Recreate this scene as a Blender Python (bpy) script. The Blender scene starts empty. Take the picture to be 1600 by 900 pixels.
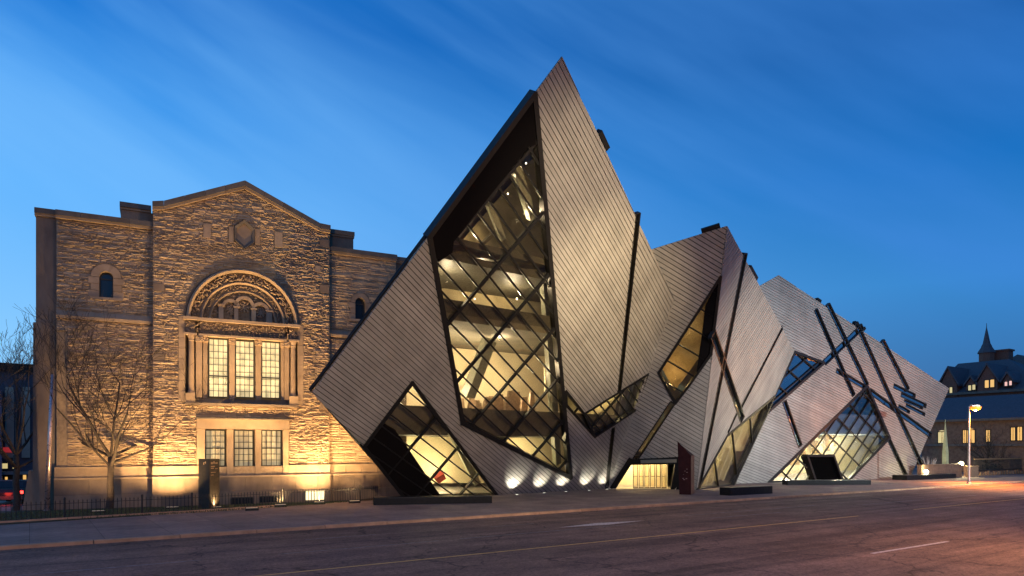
import bpy, bmesh, math, random
from mathutils import Vector, Matrix
from mathutils.geometry import intersect_line_line_2d
random.seed(7)
R = math.radians
sc = bpy.context.scene
COL = sc.collection
# ------------------------------------------------------------------ camera
FPX, EYE, YH = 1100.0, 3.5, 700.0          # focal length in px of a 1600 px wide picture, eye height (m), horizon row
TH = math.atan(1605 / FPX)                 # angle between the view axis and the street (+X)
FW = Vector((math.cos(TH), math.sin(TH), 0)); RT = Vector((math.sin(TH), -math.cos(TH), 0)); UP = Vector((0, 0, 1))
CAM = Vector((0, 0, EYE))
cam = bpy.data.cameras.new("camera"); camo = bpy.data.objects.new("camera", cam); COL.objects.link(camo)
camo.location = CAM; camo.rotation_euler = (R(90), 0, math.atan2(FW.y, FW.x) - R(90))
cam.sensor_width = 36; cam.lens = 36 * FPX / 1600; cam.shift_y = (YH - 450) / 1600; cam.clip_end = 5000; cam.clip_start = .1
sc.camera = camo
sc.view_settings.view_transform = 'Standard'; sc.view_settings.look = 'None'
sc.view_settings.exposure = 0; sc.view_settings.gamma = 1
# ------------------------------------------------------------------ world: dusk sky with wind-drawn cloud
W = bpy.data.worlds.new("World"); sc.world = W; W.use_nodes = True
nt = W.node_tree; nt.nodes.clear()
def N(nt, t, **k):
    n = nt.nodes.new(t)
    for a, b in k.items():
        if a == 'inp':
            for i, v in b.items(): n.inputs[i].default_value = v
        else: setattr(n, a, b)
    return n
def ramp(nt, stops, interp='LINEAR'):
    n = nt.nodes.new('ShaderNodeValToRGB'); cr = n.color_ramp; cr.interpolation = interp
    while len(cr.elements) < len(stops): cr.elements.new(.5)
    for e, (p, c) in zip(cr.elements, stops):
        e.position = p; e.color = (*c, 1) if len(c) == 3 else c
    return n
L = nt.links.new
tc = N(nt, 'ShaderNodeTexCoord'); sep = N(nt, 'ShaderNodeSeparateXYZ'); L(tc.outputs['Generated'], sep.inputs[0])
rl = ramp(nt, [(0, (.38, .68, .96)), (.08, (.28, .62, .98)), (.30, (.10, .42, .94)), (.40, (.025, .27, .80)), (.50, (.003, .155, .60)), (1, (.002, .08, .30))])
rr = ramp(nt, [(0, (.05, .16, .36)), (.07, (.042, .155, .38)), (.2, (.038, .235, .60)), (.33, (.006, .15, .50)), (.46, (.0015, .078, .31)), (1, (.001, .035, .16))])
L(sep.outputs['Z'], rl.inputs[0]); L(sep.outputs['Z'], rr.inputs[0])
dot = N(nt, 'ShaderNodeVectorMath', operation='DOT_PRODUCT'); L(tc.outputs['Generated'], dot.inputs[0]); dot.inputs[1].default_value = RT
mr = N(nt, 'ShaderNodeMapRange', interpolation_type='SMOOTHSTEP', inp={1: -.62, 2: .62, 3: 0, 4: 1}); L(dot.outputs['Value'], mr.inputs[0])
mx = N(nt, 'ShaderNodeMix', data_type='RGBA'); L(mr.outputs[0], mx.inputs[0]); L(rl.outputs[0], mx.inputs[6]); L(rr.outputs[0], mx.inputs[7])
# cloud layer: plane coordinates dir.xy / dir.z, stretched along the wind
WD = (RT * 1.0 - UP * .50 + FW * .25).normalized(); WE = WD.cross(FW).normalized(); WF = WD.cross(WE)
wc = N(nt, 'ShaderNodeCombineXYZ')
for k_, (ax_, sc_) in enumerate(((WD, .65), (WE, 3.7), (WF, 1.4))):
    d_ = N(nt, 'ShaderNodeVectorMath', operation='DOT_PRODUCT'); L(tc.outputs['Generated'], d_.inputs[0]); d_.inputs[1].default_value = ax_ * sc_; L(d_.outputs['Value'], wc.inputs[k_])
no = N(nt, 'ShaderNodeTexNoise', inp={'Scale': 1.6, 'Detail': 5.0, 'Roughness': .48, 'Distortion': .35}); L(wc.outputs[0], no.inputs['Vector'])
cr = ramp(nt, [(.33, (0, 0, 0)), (.74, (1, 1, 1))], 'EASE'); L(no.outputs[0], cr.inputs[0])
fade = N(nt, 'ShaderNodeMapRange', inp={1: 0, 2: .12, 3: .25, 4: 1}); L(sep.outputs['Z'], fade.inputs[0])
cm = N(nt, 'ShaderNodeMath', operation='MULTIPLY'); L(cr.outputs[0], cm.inputs[0]); L(fade.outputs[0], cm.inputs[1])
cm2 = N(nt, 'ShaderNodeMath', operation='MULTIPLY', inp={1: .62}); L(cm.outputs[0], cm2.inputs[0])
cc = N(nt, 'ShaderNodeMix', data_type='RGBA', blend_type='MIX'); L(mr.outputs[0], cc.inputs[0]); cc.inputs[6].default_value = (.20, .53, 1, 1); cc.inputs[7].default_value = (.05, .23, .70, 1)
m2 = N(nt, 'ShaderNodeMix', data_type='RGBA'); L(cm2.outputs[0], m2.inputs[0]); L(mx.outputs[2], m2.inputs[6]); L(cc.outputs[2], m2.inputs[7])
bg = N(nt, 'ShaderNodeBackground', inp={1: 1.04}); L(m2.outputs[2], bg.inputs[0])
wo = N(nt, 'ShaderNodeOutputWorld'); L(bg.outputs[0], wo.inputs[0])
# light levels, all lamps placed by their builders below
FLOOD_W, STREET_W, UPLIGHT_W, GROUND_W, ROOM_W = 42000, 8000, 2250, 600, 760
# ------------------------------------------------------------------ projection helpers used to survey the buildings
def ray(x, y): return FW + RT * ((x - 800) / FPX) + UP * ((YH - y) / FPX)
def gnd(x, y, z=0.0):
    r = ray(x, y); return CAM + r * ((z - EYE) / r.z)
def at_depth(x, y, t): return CAM + ray(x, y) * t
class Plane:
    def __init__(s, n, p, u=None):
        s.n = Vector(n).normalized(); s.p = Vector(p)
        if (CAM - s.p).dot(s.n) < 0: s.n = -s.n
        if u is None: u = UP.cross(s.n)
        u = Vector(u); u = (u - s.n * u.dot(s.n)).normalized()
        s.u = u; s.v = s.n.cross(u)
    def hit(s, x, y):
        r = ray(x, y); return CAM + r * ((s.p - CAM).dot(s.n) / r.dot(s.n))
    def uv(s, P): d = Vector(P) - s.p; return (d.dot(s.u), d.dot(s.v))
    def px(s, x, y): return s.uv(s.hit(x, y))
    def to3(s, u, v, o=0.0): return s.p + s.u * u + s.v * v + s.n * o
def three(a, b, c, u=None): return Plane((b - a).cross(c - a), a, u)
# ------------------------------------------------------------------ object helpers
class MB:
    def __init__(s): s.v = []; s.f = []
    def add(s, vs, fs):
        b = len(s.v); s.v += [tuple(v) for v in vs]; s.f += [tuple(b + i for i in f) for f in fs]
    def poly(s, vs): s.add(vs, [tuple(range(len(vs)))])
    def prism(s, front, back):
        n = len(front); s.add(list(front) + list(back), [tuple(range(n)), tuple(range(2 * n - 1, n - 1, -1))] + [(i, i + n, (i + 1) % n + n, (i + 1) % n) for i in range(n)])
    def hexa(s, o, a, b, c):
        o, a, b, c = map(Vector, (o, a, b, c)); s.prism([o, o + a, o + a + b, o + b], [o + c, o + a + c, o + a + b + c, o + b + c])
    def box(s, x0, x1, y0, y1, z0, z1): s.hexa((x0, y0, z0), (x1 - x0, 0, 0), (0, y1 - y0, 0), (0, 0, z1 - z0))
    def beam(s, a, b, n, w, d, o=0):
        a = Vector(a); b = Vector(b); n = Vector(n).normalized(); t = (b - a).normalized(); w_ = n.cross(t).normalized() * w
        s.hexa(a - w_ / 2 + n * (o - d), b - a, w_, n * d)
    def tube(s, pts, rad, k=6):
        rings = []; b = len(s.v); ref = None
        for i, p in enumerate(pts):
            p = Vector(p); t = (Vector(pts[min(i + 1, len(pts) - 1)]) - Vector(pts[max(i - 1, 0)])).normalized()
            if ref is None: ref = t.orthogonal().normalized()
            ref = (ref - t * ref.dot(t))
            ref = ref.normalized() if ref.length > 1e-4 else t.orthogonal().normalized()
            q = t.cross(ref); r = rad[i] if isinstance(rad, (list, tuple)) else rad
            for j in range(k):
                a = 2 * math.pi * j / k; s.v.append(tuple(p + (ref * math.cos(a) + q * math.sin(a)) * r))
        for i in range(len(pts) - 1):
            for j in range(k): s.f.append((b + i * k + j, b + i * k + (j + 1) % k, b + (i + 1) * k + (j + 1) % k, b + (i + 1) * k + j))
        s.f.append(tuple(b + j for j in range(k - 1, -1, -1))); s.f.append(tuple(b + (len(pts) - 1) * k + j for j in range(k)))
    def lathe(s, c, prof, k=16, sx=1, sy=1):
        b = len(s.v); c = Vector(c)
        for r, z in prof:
            for j in range(k):
                a = 2 * math.pi * j / k; s.v.append((c.x + r * math.cos(a) * sx, c.y + r * math.sin(a) * sy, c.z + z))
        for i in range(len(prof) - 1):
            for j in range(k): s.f.append((b + i * k + j, b + i * k + (j + 1) % k, b + (i + 1) * k + (j + 1) % k, b + (i + 1) * k + j))
        s.f.append(tuple(b + j for j in range(k - 1, -1, -1))); s.f.append(tuple(b + (len(prof) - 1) * k + j for j in range(k)))
    def blob(s, c, rx, ry, rz, ax=None):
        c = Vector(c); ax = ax or (Vector((1, 0, 0)), Vector((0, 1, 0)), Vector((0, 0, 1)))
        P = [(1, 0, 0), (-1, 0, 0), (0, 1, 0), (0, -1, 0), (0, 0, 1), (0, 0, -1)]
        s.add([c + ax[0] * p[0] * rx + ax[1] * p[1] * ry + ax[2] * p[2] * rz for p in P], [(0, 2, 4), (2, 1, 4), (1, 3, 4), (3, 0, 4), (2, 0, 5), (1, 2, 5), (3, 1, 5), (0, 3, 5)])
    def build(s, name, mat, parent=None, smooth=False, kind=None, label=None, fix=True):
        me = bpy.data.meshes.new(name); me.from_pydata(s.v, [], s.f)
        if fix:
            bm = bmesh.new(); bm.from_mesh(me); bmesh.ops.recalc_face_normals(bm, faces=bm.faces); bm.to_mesh(me); bm.free()
        me.materials.append(mat)
        if smooth: me.polygons.foreach_set('use_smooth', [True] * len(me.polygons))
        return link(name, me, parent, kind, label)
def link(name, me, parent=None, kind=None, label=None):
    o = bpy.data.objects.new(name, me); COL.objects.link(o)
    if parent is not None: o.parent = parent; o.matrix_parent_inverse = PINV.get(parent.name) or Matrix.Identity(4)
    if kind: o['kind'] = kind
    if label: o['label'] = label
    return o
PINV = {}
def thing(name, loc, label, cat, group=None, rz=0):
    o = bpy.data.objects.new(name, None); COL.objects.link(o); o.location = loc; o.rotation_euler = (0, 0, rz)
    o.empty_display_size = .3
    PINV[o.name] = (Matrix.Translation(Vector(loc)) @ Matrix.Rotation(rz, 4, 'Z')).inverted()
    return tag(o, label, cat, group)
def tag(o, label, cat, group=None):
    o['label'] = label; o['category'] = cat
    if group: o['group'] = group
    return o
def lamp(name, typ, loc, power, color, parent=None, aim=None, **k):
    d = bpy.data.lights.new(name, typ); d.energy = power; d.color = color
    for a, b in k.items(): setattr(d, a, b)
    o = bpy.data.objects.new(name, d); COL.objects.link(o)
    if parent is not None: o.parent = parent; o.matrix_parent_inverse = PINV.get(parent.name) or Matrix.Identity(4)
    o.location = loc
    if aim is not None: o.rotation_euler = (Vector(aim) - Vector(loc)).to_track_quat('-Z', 'Y').to_euler()
    return o
# ------------------------------------------------------------------ materials
MATS = {}
def mat(name, col, rough=.6, metal=0.0, var=.0, nscale=6.0, ndepth=.0, island=0.0, obj_rand=0.0, bump=0.0, bscale=20.0, stretch=(1, 1, 1), col2=None, emit=None, estr=0, spec=None):
    if name in MATS: return MATS[name]
    m = bpy.data.materials.new(name); m.use_nodes = True; t = m.node_tree; t.nodes.clear()
    o = N(t, 'ShaderNodeOutputMaterial'); b = N(t, 'ShaderNodeBsdfPrincipled'); t.links.new(b.outputs[0], o.inputs[0])
    b.inputs['Roughness'].default_value = rough; b.inputs['Metallic'].default_value = metal
    if spec is not None: b.inputs['Specular IOR Level'].default_value = spec
    tcn = N(t, 'ShaderNodeTexCoord'); mpn = N(t, 'ShaderNodeMapping'); mpn.inputs['Scale'].default_value = stretch; t.links.new(tcn.outputs['Object'], mpn.inputs[0])
    cur = None
    if col2 is not None or var:
        nz = N(t, 'ShaderNodeTexNoise', inp={'Scale': nscale, 'Detail': 6.0, 'Roughness': .6}); t.links.new(mpn.outputs[0], nz.inputs['Vector'])
        c2 = col2 if col2 is not None else tuple(max(0, c * (1 - var)) for c in col)
        c1 = col if col2 is not None else tuple(min(1, c * (1 + var)) for c in col)
        rp = ramp(t, [(.32, c2), (.68, c1)]); t.links.new(nz.outputs[0], rp.inputs[0]); cur = rp.outputs[0]
        rr_ = N(t, 'ShaderNodeMapRange', inp={1: .3, 2: .7, 3: min(1, rough + .08), 4: max(.02, rough - .08)}); t.links.new(nz.outputs[0], rr_.inputs[0]); t.links.new(rr_.outputs[0], b.inputs['Roughness'])
    for amt, src in ((island, 'g'), (obj_rand, 'o')):
        if not amt: continue
        rn = N(t, 'ShaderNodeNewGeometry').outputs['Random Per Island'] if src == 'g' else N(t, 'ShaderNodeObjectInfo').outputs['Random']
        mr_ = N(t, 'ShaderNodeMapRange', inp={1: 0, 2: 1, 3: 1 - amt, 4: 1 + amt}); t.links.new(rn, mr_.inputs[0])
        mm = N(t, 'ShaderNodeVectorMath', operation='SCALE')
        if cur is None: mm.inputs[0].default_value = col
        else: t.links.new(cur, mm.inputs[0])
        t.links.new(mr_.outputs[0], mm.inputs['Scale']); cur = mm.outputs[0]
    if cur is None: b.inputs['Base Color'].default_value = (*col, 1)
    else: t.links.new(cur, b.inputs['Base Color'])
    if bump:
        nb = N(t, 'ShaderNodeTexNoise', inp={'Scale': bscale, 'Detail': 8.0, 'Roughness': .65}); t.links.new(mpn.outputs[0], nb.inputs['Vector'])
        bp = N(t, 'ShaderNodeBump', inp={'Strength': 1.0, 'Distance': bump}); t.links.new(nb.outputs[0], bp.inputs['Height']); t.links.new(bp.outputs[0], b.inputs['Normal'])
    if emit: b.inputs['Emission Color'].default_value = (*emit, 1); b.inputs['Emission Strength'].default_value = estr
    MATS[name] = m; return m
def glass_mat(name, tint, refl_rough=.03, base=.09, scale=.7):
    m = bpy.data.materials.new(name); m.use_nodes = True; t = m.node_tree; t.nodes.clear()
    o = N(t, 'ShaderNodeOutputMaterial'); tr = N(t, 'ShaderNodeBsdfTransparent', inp={0: (*tint, 1)}); gl = N(t, 'ShaderNodeBsdfGlossy', inp={0: (1, 1, 1, 1), 'Roughness': refl_rough})
    fr = N(t, 'ShaderNodeLayerWeight'); pw = N(t, 'ShaderNodeMath', operation='POWER', inp={1: 4.0}); t.links.new(fr.outputs['Facing'], pw.inputs[0]); ml = N(t, 'ShaderNodeMath', operation='MULTIPLY_ADD', inp={1: scale, 2: base}); t.links.new(pw.outputs[0], ml.inputs[0])
    x = N(t, 'ShaderNodeMixShader'); t.links.new(ml.outputs[0], x.inputs[0]); t.links.new(tr.outputs[0], x.inputs[1]); t.links.new(gl.outputs[0], x.inputs[2]); t.links.new(x.outputs[0], o.inputs[0])
    return m
M_clad = mat('brushed_aluminium', (.325, .30, .262), .55, .18, var=.16, nscale=.55, obj_rand=.10, island=.07, bump=.004, bscale=3, stretch=(1, 1, .5))
M_sheath = mat('dark_sheathing', (.03, .025, .022), .7)
M_black = mat('black_metal', (.010, .010, .010), .6, .0, var=.2, spec=.2)
M_frame = mat('dark_frame', (.018, .017, .016), .4, .4, var=.15)
M_side = mat('side_metal', (.34, .33, .33), .5, .4, var=.1, nscale=.8)
M_cream = mat('cream_plaster', (.78, .68, .46), .85, var=.06, nscale=.7)
M_olive = mat('olive_ceiling', (.15, .135, .095), .8, var=.2, nscale=.6)
M_slabm = mat('dark_floor_edge', (.07, .065, .045), .6, var=.2)
M_steel = mat('grey_green_steel', (.26, .26, .19), .5, var=.15)
M_exh = mat('exhibit_brown', (.28, .19, .11), .7, var=.3, island=.4)
M_glass = glass_mat('clear_glass', (.90, .87, .80))
M_glassb = glass_mat('sky_glass', (.45, .55, .60), base=.35, scale=.6)
M_stone = mat('rubble_stone', (.44, .325, .205), .9, col2=(.28, .20, .13), nscale=1.2, island=.20, bump=.03, bscale=14)
M_stoneo = mat('rubble_stone_single', (.44, .325, .205), .9, col2=(.28, .20, .13), nscale=1.2, obj_rand=.20, bump=.03, bscale=14)
M_mortar = mat('mortar', (.27, .20, .13), .95, var=.2, bump=.01)
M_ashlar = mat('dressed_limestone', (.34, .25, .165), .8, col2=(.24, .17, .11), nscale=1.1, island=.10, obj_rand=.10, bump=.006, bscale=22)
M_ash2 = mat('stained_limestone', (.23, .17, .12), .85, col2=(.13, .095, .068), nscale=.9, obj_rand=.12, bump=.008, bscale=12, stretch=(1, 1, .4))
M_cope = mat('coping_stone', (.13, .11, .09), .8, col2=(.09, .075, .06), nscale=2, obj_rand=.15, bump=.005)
M_dark = mat('window_dark', (.02, .025, .03), .12, 0)
M_munt = mat('window_bar', (.03, .028, .022), .5)
def lit_pane(name, col, e, obj=.1, lo=.7, st=(1, 1, 1)):
    m = bpy.data.materials.new(name); m.use_nodes = True; t = m.node_tree; b = t.nodes['Principled BSDF']
    b.inputs['Base Color'].default_value = (.3, .27, .2, 1); b.inputs['Roughness'].default_value = .15
    oi = N(t, 'ShaderNodeObjectInfo'); tx = N(t, 'ShaderNodeTexCoord'); nz = N(t, 'ShaderNodeTexNoise', inp={'Scale': 1.3, 'Detail': 3.0}); t.links.new(tx.outputs['Object'], nz.inputs[0])
    a = N(t, 'ShaderNodeMapRange', inp={1: 0, 2: 1, 3: e * (1 - obj), 4: e * (1 + obj)}); t.links.new(oi.outputs['Random'], a.inputs[0])
    c = N(t, 'ShaderNodeMapRange', inp={1: .3, 2: .7, 3: lo, 4: 1.2}); t.links.new(nz.outputs[0], c.inputs[0])
    mq = N(t, 'ShaderNodeMapping'); mq.inputs['Scale'].default_value = st; t.links.new(tx.outputs['Object'], mq.inputs[0]); t.links.new(mq.outputs[0], nz.inputs[0])
    q = N(t, 'ShaderNodeMath', operation='MULTIPLY'); t.links.new(a.outputs[0], q.inputs[0]); t.links.new(c.outputs[0], q.inputs[1])
    b.inputs['Emission Color'].default_value = (*col, 1); t.links.new(q.outputs[0], b.inputs['Emission Strength']); return m
M_pane_hi = lit_pane('lit_pane_warm', (1, .76, .34), 1.0, .12, .5, (2.2, 2.2, .7))
M_pane_lo = lit_pane('lit_pane_curtained', (.85, .66, .32), .50, .2, .15, (4, 4, .35))
M_asph = mat('asphalt', (.165, .10, .074), .8, col2=(.115, .072, .055), spec=.22, nscale=.5, bump=.006, bscale=60)
def asphalt(m):
    t = m.node_tree; b = t.nodes['Principled BSDF']; lk = [l for l in t.links if l.to_socket == b.inputs['Base Color']][0].from_socket
    tx = N(t, 'ShaderNodeTexCoord'); v = N(t, 'ShaderNodeTexNoise', inp={'Scale': 11.0, 'Detail': 5.0, 'Roughness': .85}); t.links.new(tx.outputs['Object'], v.inputs['Vector'])
    mp_ = N(t, 'ShaderNodeMapping'); mp_.inputs['Scale'].default_value = (.05, .9, 1); t.links.new(tx.outputs['Object'], mp_.inputs[0])
    w = N(t, 'ShaderNodeTexNoise', inp={'Scale': 1.0, 'Detail': 6.0, 'Roughness': .65, 'Distortion': .6}); t.links.new(mp_.outputs[0], w.inputs['Vector'])
    a = N(t, 'ShaderNodeMapRange', inp={1: .35, 2: .65, 3: .4, 4: 1.8}); t.links.new(v.outputs[0], a.inputs[0]); c = N(t, 'ShaderNodeMapRange', inp={1: .35, 2: .65, 3: .6, 4: 1.4}); t.links.new(w.outputs[0], c.inputs[0])
    q = N(t, 'ShaderNodeMath', operation='MULTIPLY'); t.links.new(a.outputs[0], q.inputs[0]); t.links.new(c.outputs[0], q.inputs[1])
    vo = N(t, 'ShaderNodeTexVoronoi', feature='DISTANCE_TO_EDGE', inp={'Scale': .16}); dn = N(t, 'ShaderNodeTexNoise', inp={'Scale': 1.2, 'Detail': 6.0}); t.links.new(tx.outputs['Object'], dn.inputs['Vector'])
    dm = N(t, 'ShaderNodeVectorMath', operation='MULTIPLY_ADD'); dm.inputs[1].default_value = (1.6, 1.6, 0); t.links.new(dn.outputs['Color'], dm.inputs[0]); t.links.new(tx.outputs['Object'], dm.inputs[2]); t.links.new(dm.outputs[0], vo.inputs['Vector'])
    cr_ = N(t, 'ShaderNodeMapRange', inp={1: .0, 2: .010, 3: .35, 4: 1.0}); t.links.new(vo.outputs['Distance'], cr_.inputs[0]); q2 = N(t, 'ShaderNodeMath', operation='MULTIPLY'); t.links.new(q.outputs[0], q2.inputs[0]); t.links.new(cr_.outputs[0], q2.inputs[1])
    s_ = N(t, 'ShaderNodeVectorMath', operation='SCALE'); t.links.new(lk, s_.inputs[0]); t.links.new(q2.outputs[0], s_.inputs['Scale']); t.links.new(s_.outputs[0], b.inputs['Base Color'])
asphalt(M_asph)
M_side_w = mat('sidewalk_concrete', (.27, .205, .175), .85, spec=.2, col2=(.185, .14, .12), nscale=.45, bump=.004, bscale=30)
def slab_joints(m, w, h):
    t = m.node_tree; b = t.nodes['Principled BSDF']; lk = [l for l in t.links if l.to_socket == b.inputs['Base Color']][0].from_socket
    tx = N(t, 'ShaderNodeTexCoord'); bk = N(t, 'ShaderNodeTexBrick', inp={'Scale': 1.0, 'Mortar Size': .012, 'Brick Width': w, 'Row Height': h, 'Color1': (.86, .86, .86, 1), 'Color2': (1.08, 1.06, 1.04, 1), 'Mortar': (.45, .43, .42, 1)}); bk.offset = 0.0; t.links.new(tx.outputs['Object'], bk.inputs['Vector'])
    st_ = N(t, 'ShaderNodeTexNoise', inp={'Scale': 3.5, 'Detail': 7.0, 'Roughness': .75}); t.links.new(tx.outputs['Object'], st_.inputs['Vector']); a = N(t, 'ShaderNodeMapRange', inp={1: .35, 2: .65, 3: .78, 4: 1.15}); t.links.new(st_.outputs[0], a.inputs[0])
    mu = N(t, 'ShaderNodeMix', data_type='RGBA', blend_type='MULTIPLY', inp={0: 1.0}); t.links.new(lk, mu.inputs[6]); t.links.new(bk.outputs['Color'], mu.inputs[7])
    s_ = N(t, 'ShaderNodeVectorMath', operation='SCALE'); t.links.new(mu.outputs[2], s_.inputs[0]); t.links.new(a.outputs[0], s_.inputs['Scale']); t.links.new(s_.outputs[0], b.inputs['Base Color'])
slab_joints(M_side_w, 2.4, 1.9)
M_kerb = mat('kerb_concrete', (.44, .25, .13), .8, var=.2, nscale=2, obj_rand=.15, bump=.004)
M_grassb = mat('lawn_soil', (.035, .04, .02), .95, var=.3)
M_grass = mat('grass_blade', (.06, .08, .03), .8, island=.4)
M_line_w = mat('white_road_paint', (.62, .55, .52), .7, col2=(.25, .22, .21), nscale=9)
M_line_wf = mat('worn_road_paint', (.26, .22, .21), .7, col2=(.075, .065, .062), nscale=5)
M_line_y = mat('yellow_road_paint', (.80, .46, .10), .7, col2=(.5, .3, .08), nscale=5)
M_iron = mat('black_iron', (.012, .012, .012), .5, .3)
M_bark = mat('bark', (.05, .035, .025), .9, col2=(.028, .02, .016), nscale=7, bump=.01, bscale=30)
M_twig = mat('twig_bark', (.04, .028, .02), .9)
M_red = mat('rust_red_metal', (.14, .022, .016), .6, .0, col2=(.06, .013, .012), nscale=2.5)
M_redf = mat('dark_red_metal', (.05, .012, .010), .7, .0, col2=(.03, .009, .008), nscale=2.5, spec=.15)
M_lamp_o = mat('sodium_bulb', (1, .6, .2), .5, emit=(1, .62, .2), estr=12)
M_lamp_halo = mat('amber_lamp_glass', (1, .4, .05), .5, emit=(1, .17, .008), estr=2.0)  # orange emission imitating the glow around a street lamp bulb
M_lamp_w = mat('white_bulb', (1, 1, .8), .5, emit=(1, .92, .55), estr=25)
M_led = mat('recessed_light_glass', (1, 1, .9), .5, emit=(1, .95, .78), estr=6)
M_pole = mat('galvanised_pole', (.30, .27, .25), .5, .5, var=.15)
M_brick = mat('red_brick', (.20, .085, .055), .9, col2=(.12, .05, .035), nscale=5, island=.15, bump=.01)
M_slate = mat('slate_roof', (.085, .075, .085), .75, col2=(.055, .05, .058), nscale=3, stretch=(1, 1, 6), bump=.01)
M_grey_st = mat('grey_stone_wall', (.20, .125, .08), .9, col2=(.12, .075, .05), nscale=2.5, bump=.02)
M_win_or = mat('lit_window_orange', (.5, .3, .1), .4, emit=(1, .55, .15), estr=.85)
M_win_ye = mat('lit_window_yellow', (.5, .4, .2), .4, emit=(1, .78, .32), estr=.6)
M_win_pk = mat('lit_window_pink', (.5, .3, .3), .4, emit=(1, .55, .42), estr=.9)
# ------------------------------------------------------------------ polygon machinery
def area2(p): return sum(p[i][0] * p[(i + 1) % len(p)][1] - p[(i + 1) % len(p)][0] * p[i][1] for i in range(len(p))) / 2
def clip_half(poly, ax, lim, keep_ge):
    out = []
    for i in range(len(poly)):
        a, b = poly[i], poly[(i + 1) % len(poly)]
        da = (a[0] * ax[0] + a[1] * ax[1] - lim) * (1 if keep_ge else -1); db = (b[0] * ax[0] + b[1] * ax[1] - lim) * (1 if keep_ge else -1)
        if da >= 0: out.append(a)
        if (da > 0 > db) or (da < 0 < db):
            t = da / (da - db); out.append((a[0] + (b[0] - a[0]) * t, a[1] + (b[1] - a[1]) * t))
    return out
def ccw(p): return p if area2(p) > 0 else p[::-1]
def inset(poly, d):
    poly = ccw(poly); out = list(poly)
    for i in range(len(poly)):
        a, b = poly[i], poly[(i + 1) % len(poly)]; dx, dy = b[0] - a[0], b[1] - a[1]; l = math.hypot(dx, dy)
        if l < 1e-6: continue
        n = (-dy / l, dx / l); out = clip_half(out, n, a[0] * n[0] + a[1] * n[1] + d, True)
        if len(out) < 3: return []
    return out
def seg_x(a, b, c, d):
    r = (b[0] - a[0], b[1] - a[1]); s = (d[0] - c[0], d[1] - c[1]); k = r[0] * s[1] - r[1] * s[0]
    if abs(k) < 1e-9: return None
    t = ((c[0] - a[0]) * s[1] - (c[1] - a[1]) * s[0]) / k; w = ((c[0] - a[0]) * r[1] - (c[1] - a[1]) * r[0]) / k
    if 0 < t < 1 and 0 < w < 1: return a[1] + r[1] * t
def cell_events(outer, holes):
    E = []
    for pi, p in enumerate([outer] + holes):
        for i in range(len(p)): E.append((p[i], p[(i + 1) % len(p)], pi))
    ev = {round(e[0][1], 6) for e in E}
    for i in range(len(E)):
        for j in range(i + 1, len(E)):
            if E[i][2] != E[j][2]:
                y = seg_x(E[i][0], E[i][1], E[j][0], E[j][1])
                if y is not None: ev.add(round(y, 6))
    return E, sorted(ev)
def band_cells(E, ev, v0, v1):
    """exact trapezoids of (outer minus holes) between v0 and v1, row by row"""
    lv = [v0] + [y for y in ev if v0 + 1e-5 < y < v1 - 1e-5] + [v1]; rows = []
    for a, b in zip(lv, lv[1:]):
        if b - a < 1e-5: continue
        m = (a + b) / 2; cr_ = []
        for p, q, pi in E:
            if (p[1] - m) * (q[1] - m) < 0:
                f = lambda y: p[0] + (q[0] - p[0]) * (y - p[1]) / (q[1] - p[1])
                cr_.append((f(m), f(a), f(b), pi))
        cr_.sort(); ins = {}; solid = False; row = []; st = None
        for c in cr_:
            ins[c[3]] = not ins.get(c[3], False)
            s2 = ins.get(0, False) and not any(v for k, v in ins.items() if k)
            if s2 and not solid: st = c
            if solid and not s2: row.append((a, b, st[1], c[1], st[2], c[2]))
            solid = s2
        rows.append(row)
    return rows
def strip_pieces(rows):
    comps = []; prev = []
    for row in rows:
        cur = []
        for c in row:
            hits = [k for (pc, k) in prev if min(pc[5], c[3]) - max(pc[4], c[2]) > 1e-4]
            if hits:
                k = hits[0]
                for h in hits[1:]:
                    if h is not k and h in comps: k += h; comps.remove(h); prev = [(a, k if b is h else b) for a, b in prev]; cur = [(a, k if b is h else b) for a, b in cur]
                k.append(c)
            else: k = [c]; comps.append(k)
            cur.append((c, k))
        prev = cur
    return comps
def sheet(plane, outer, holes, o, name, m, parent, step=5.0, thick=.0, reveal=0.0, kind=None):
    E, ev = cell_events(outer, holes); mb = MB(); vs = [p[1] for p in outer]
    v0, v1 = min(vs), max(vs)
    for row in band_cells(E, ev, v0, v1):
        for a, b, ua0, ua1, ub0, ub1 in row:
            mb.poly([plane.to3(ua0, a, o), plane.to3(ua1, a, o), plane.to3(ub1, b, o), plane.to3(ub0, b, o)])
    if reveal:
        for h in holes:
            for i in range(len(h)):
                a, b = h[i], h[(i + 1) % len(h)]
                mb.poly([plane.to3(*a, o), plane.to3(*b, o), plane.to3(*b, o - reveal), plane.to3(*a, o - reveal)])
    return mb.build(name, m, parent, kind=kind, fix=False)
PIECES = []     # (visible size, mesh builder) of every cladding strip, sorted later
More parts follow.
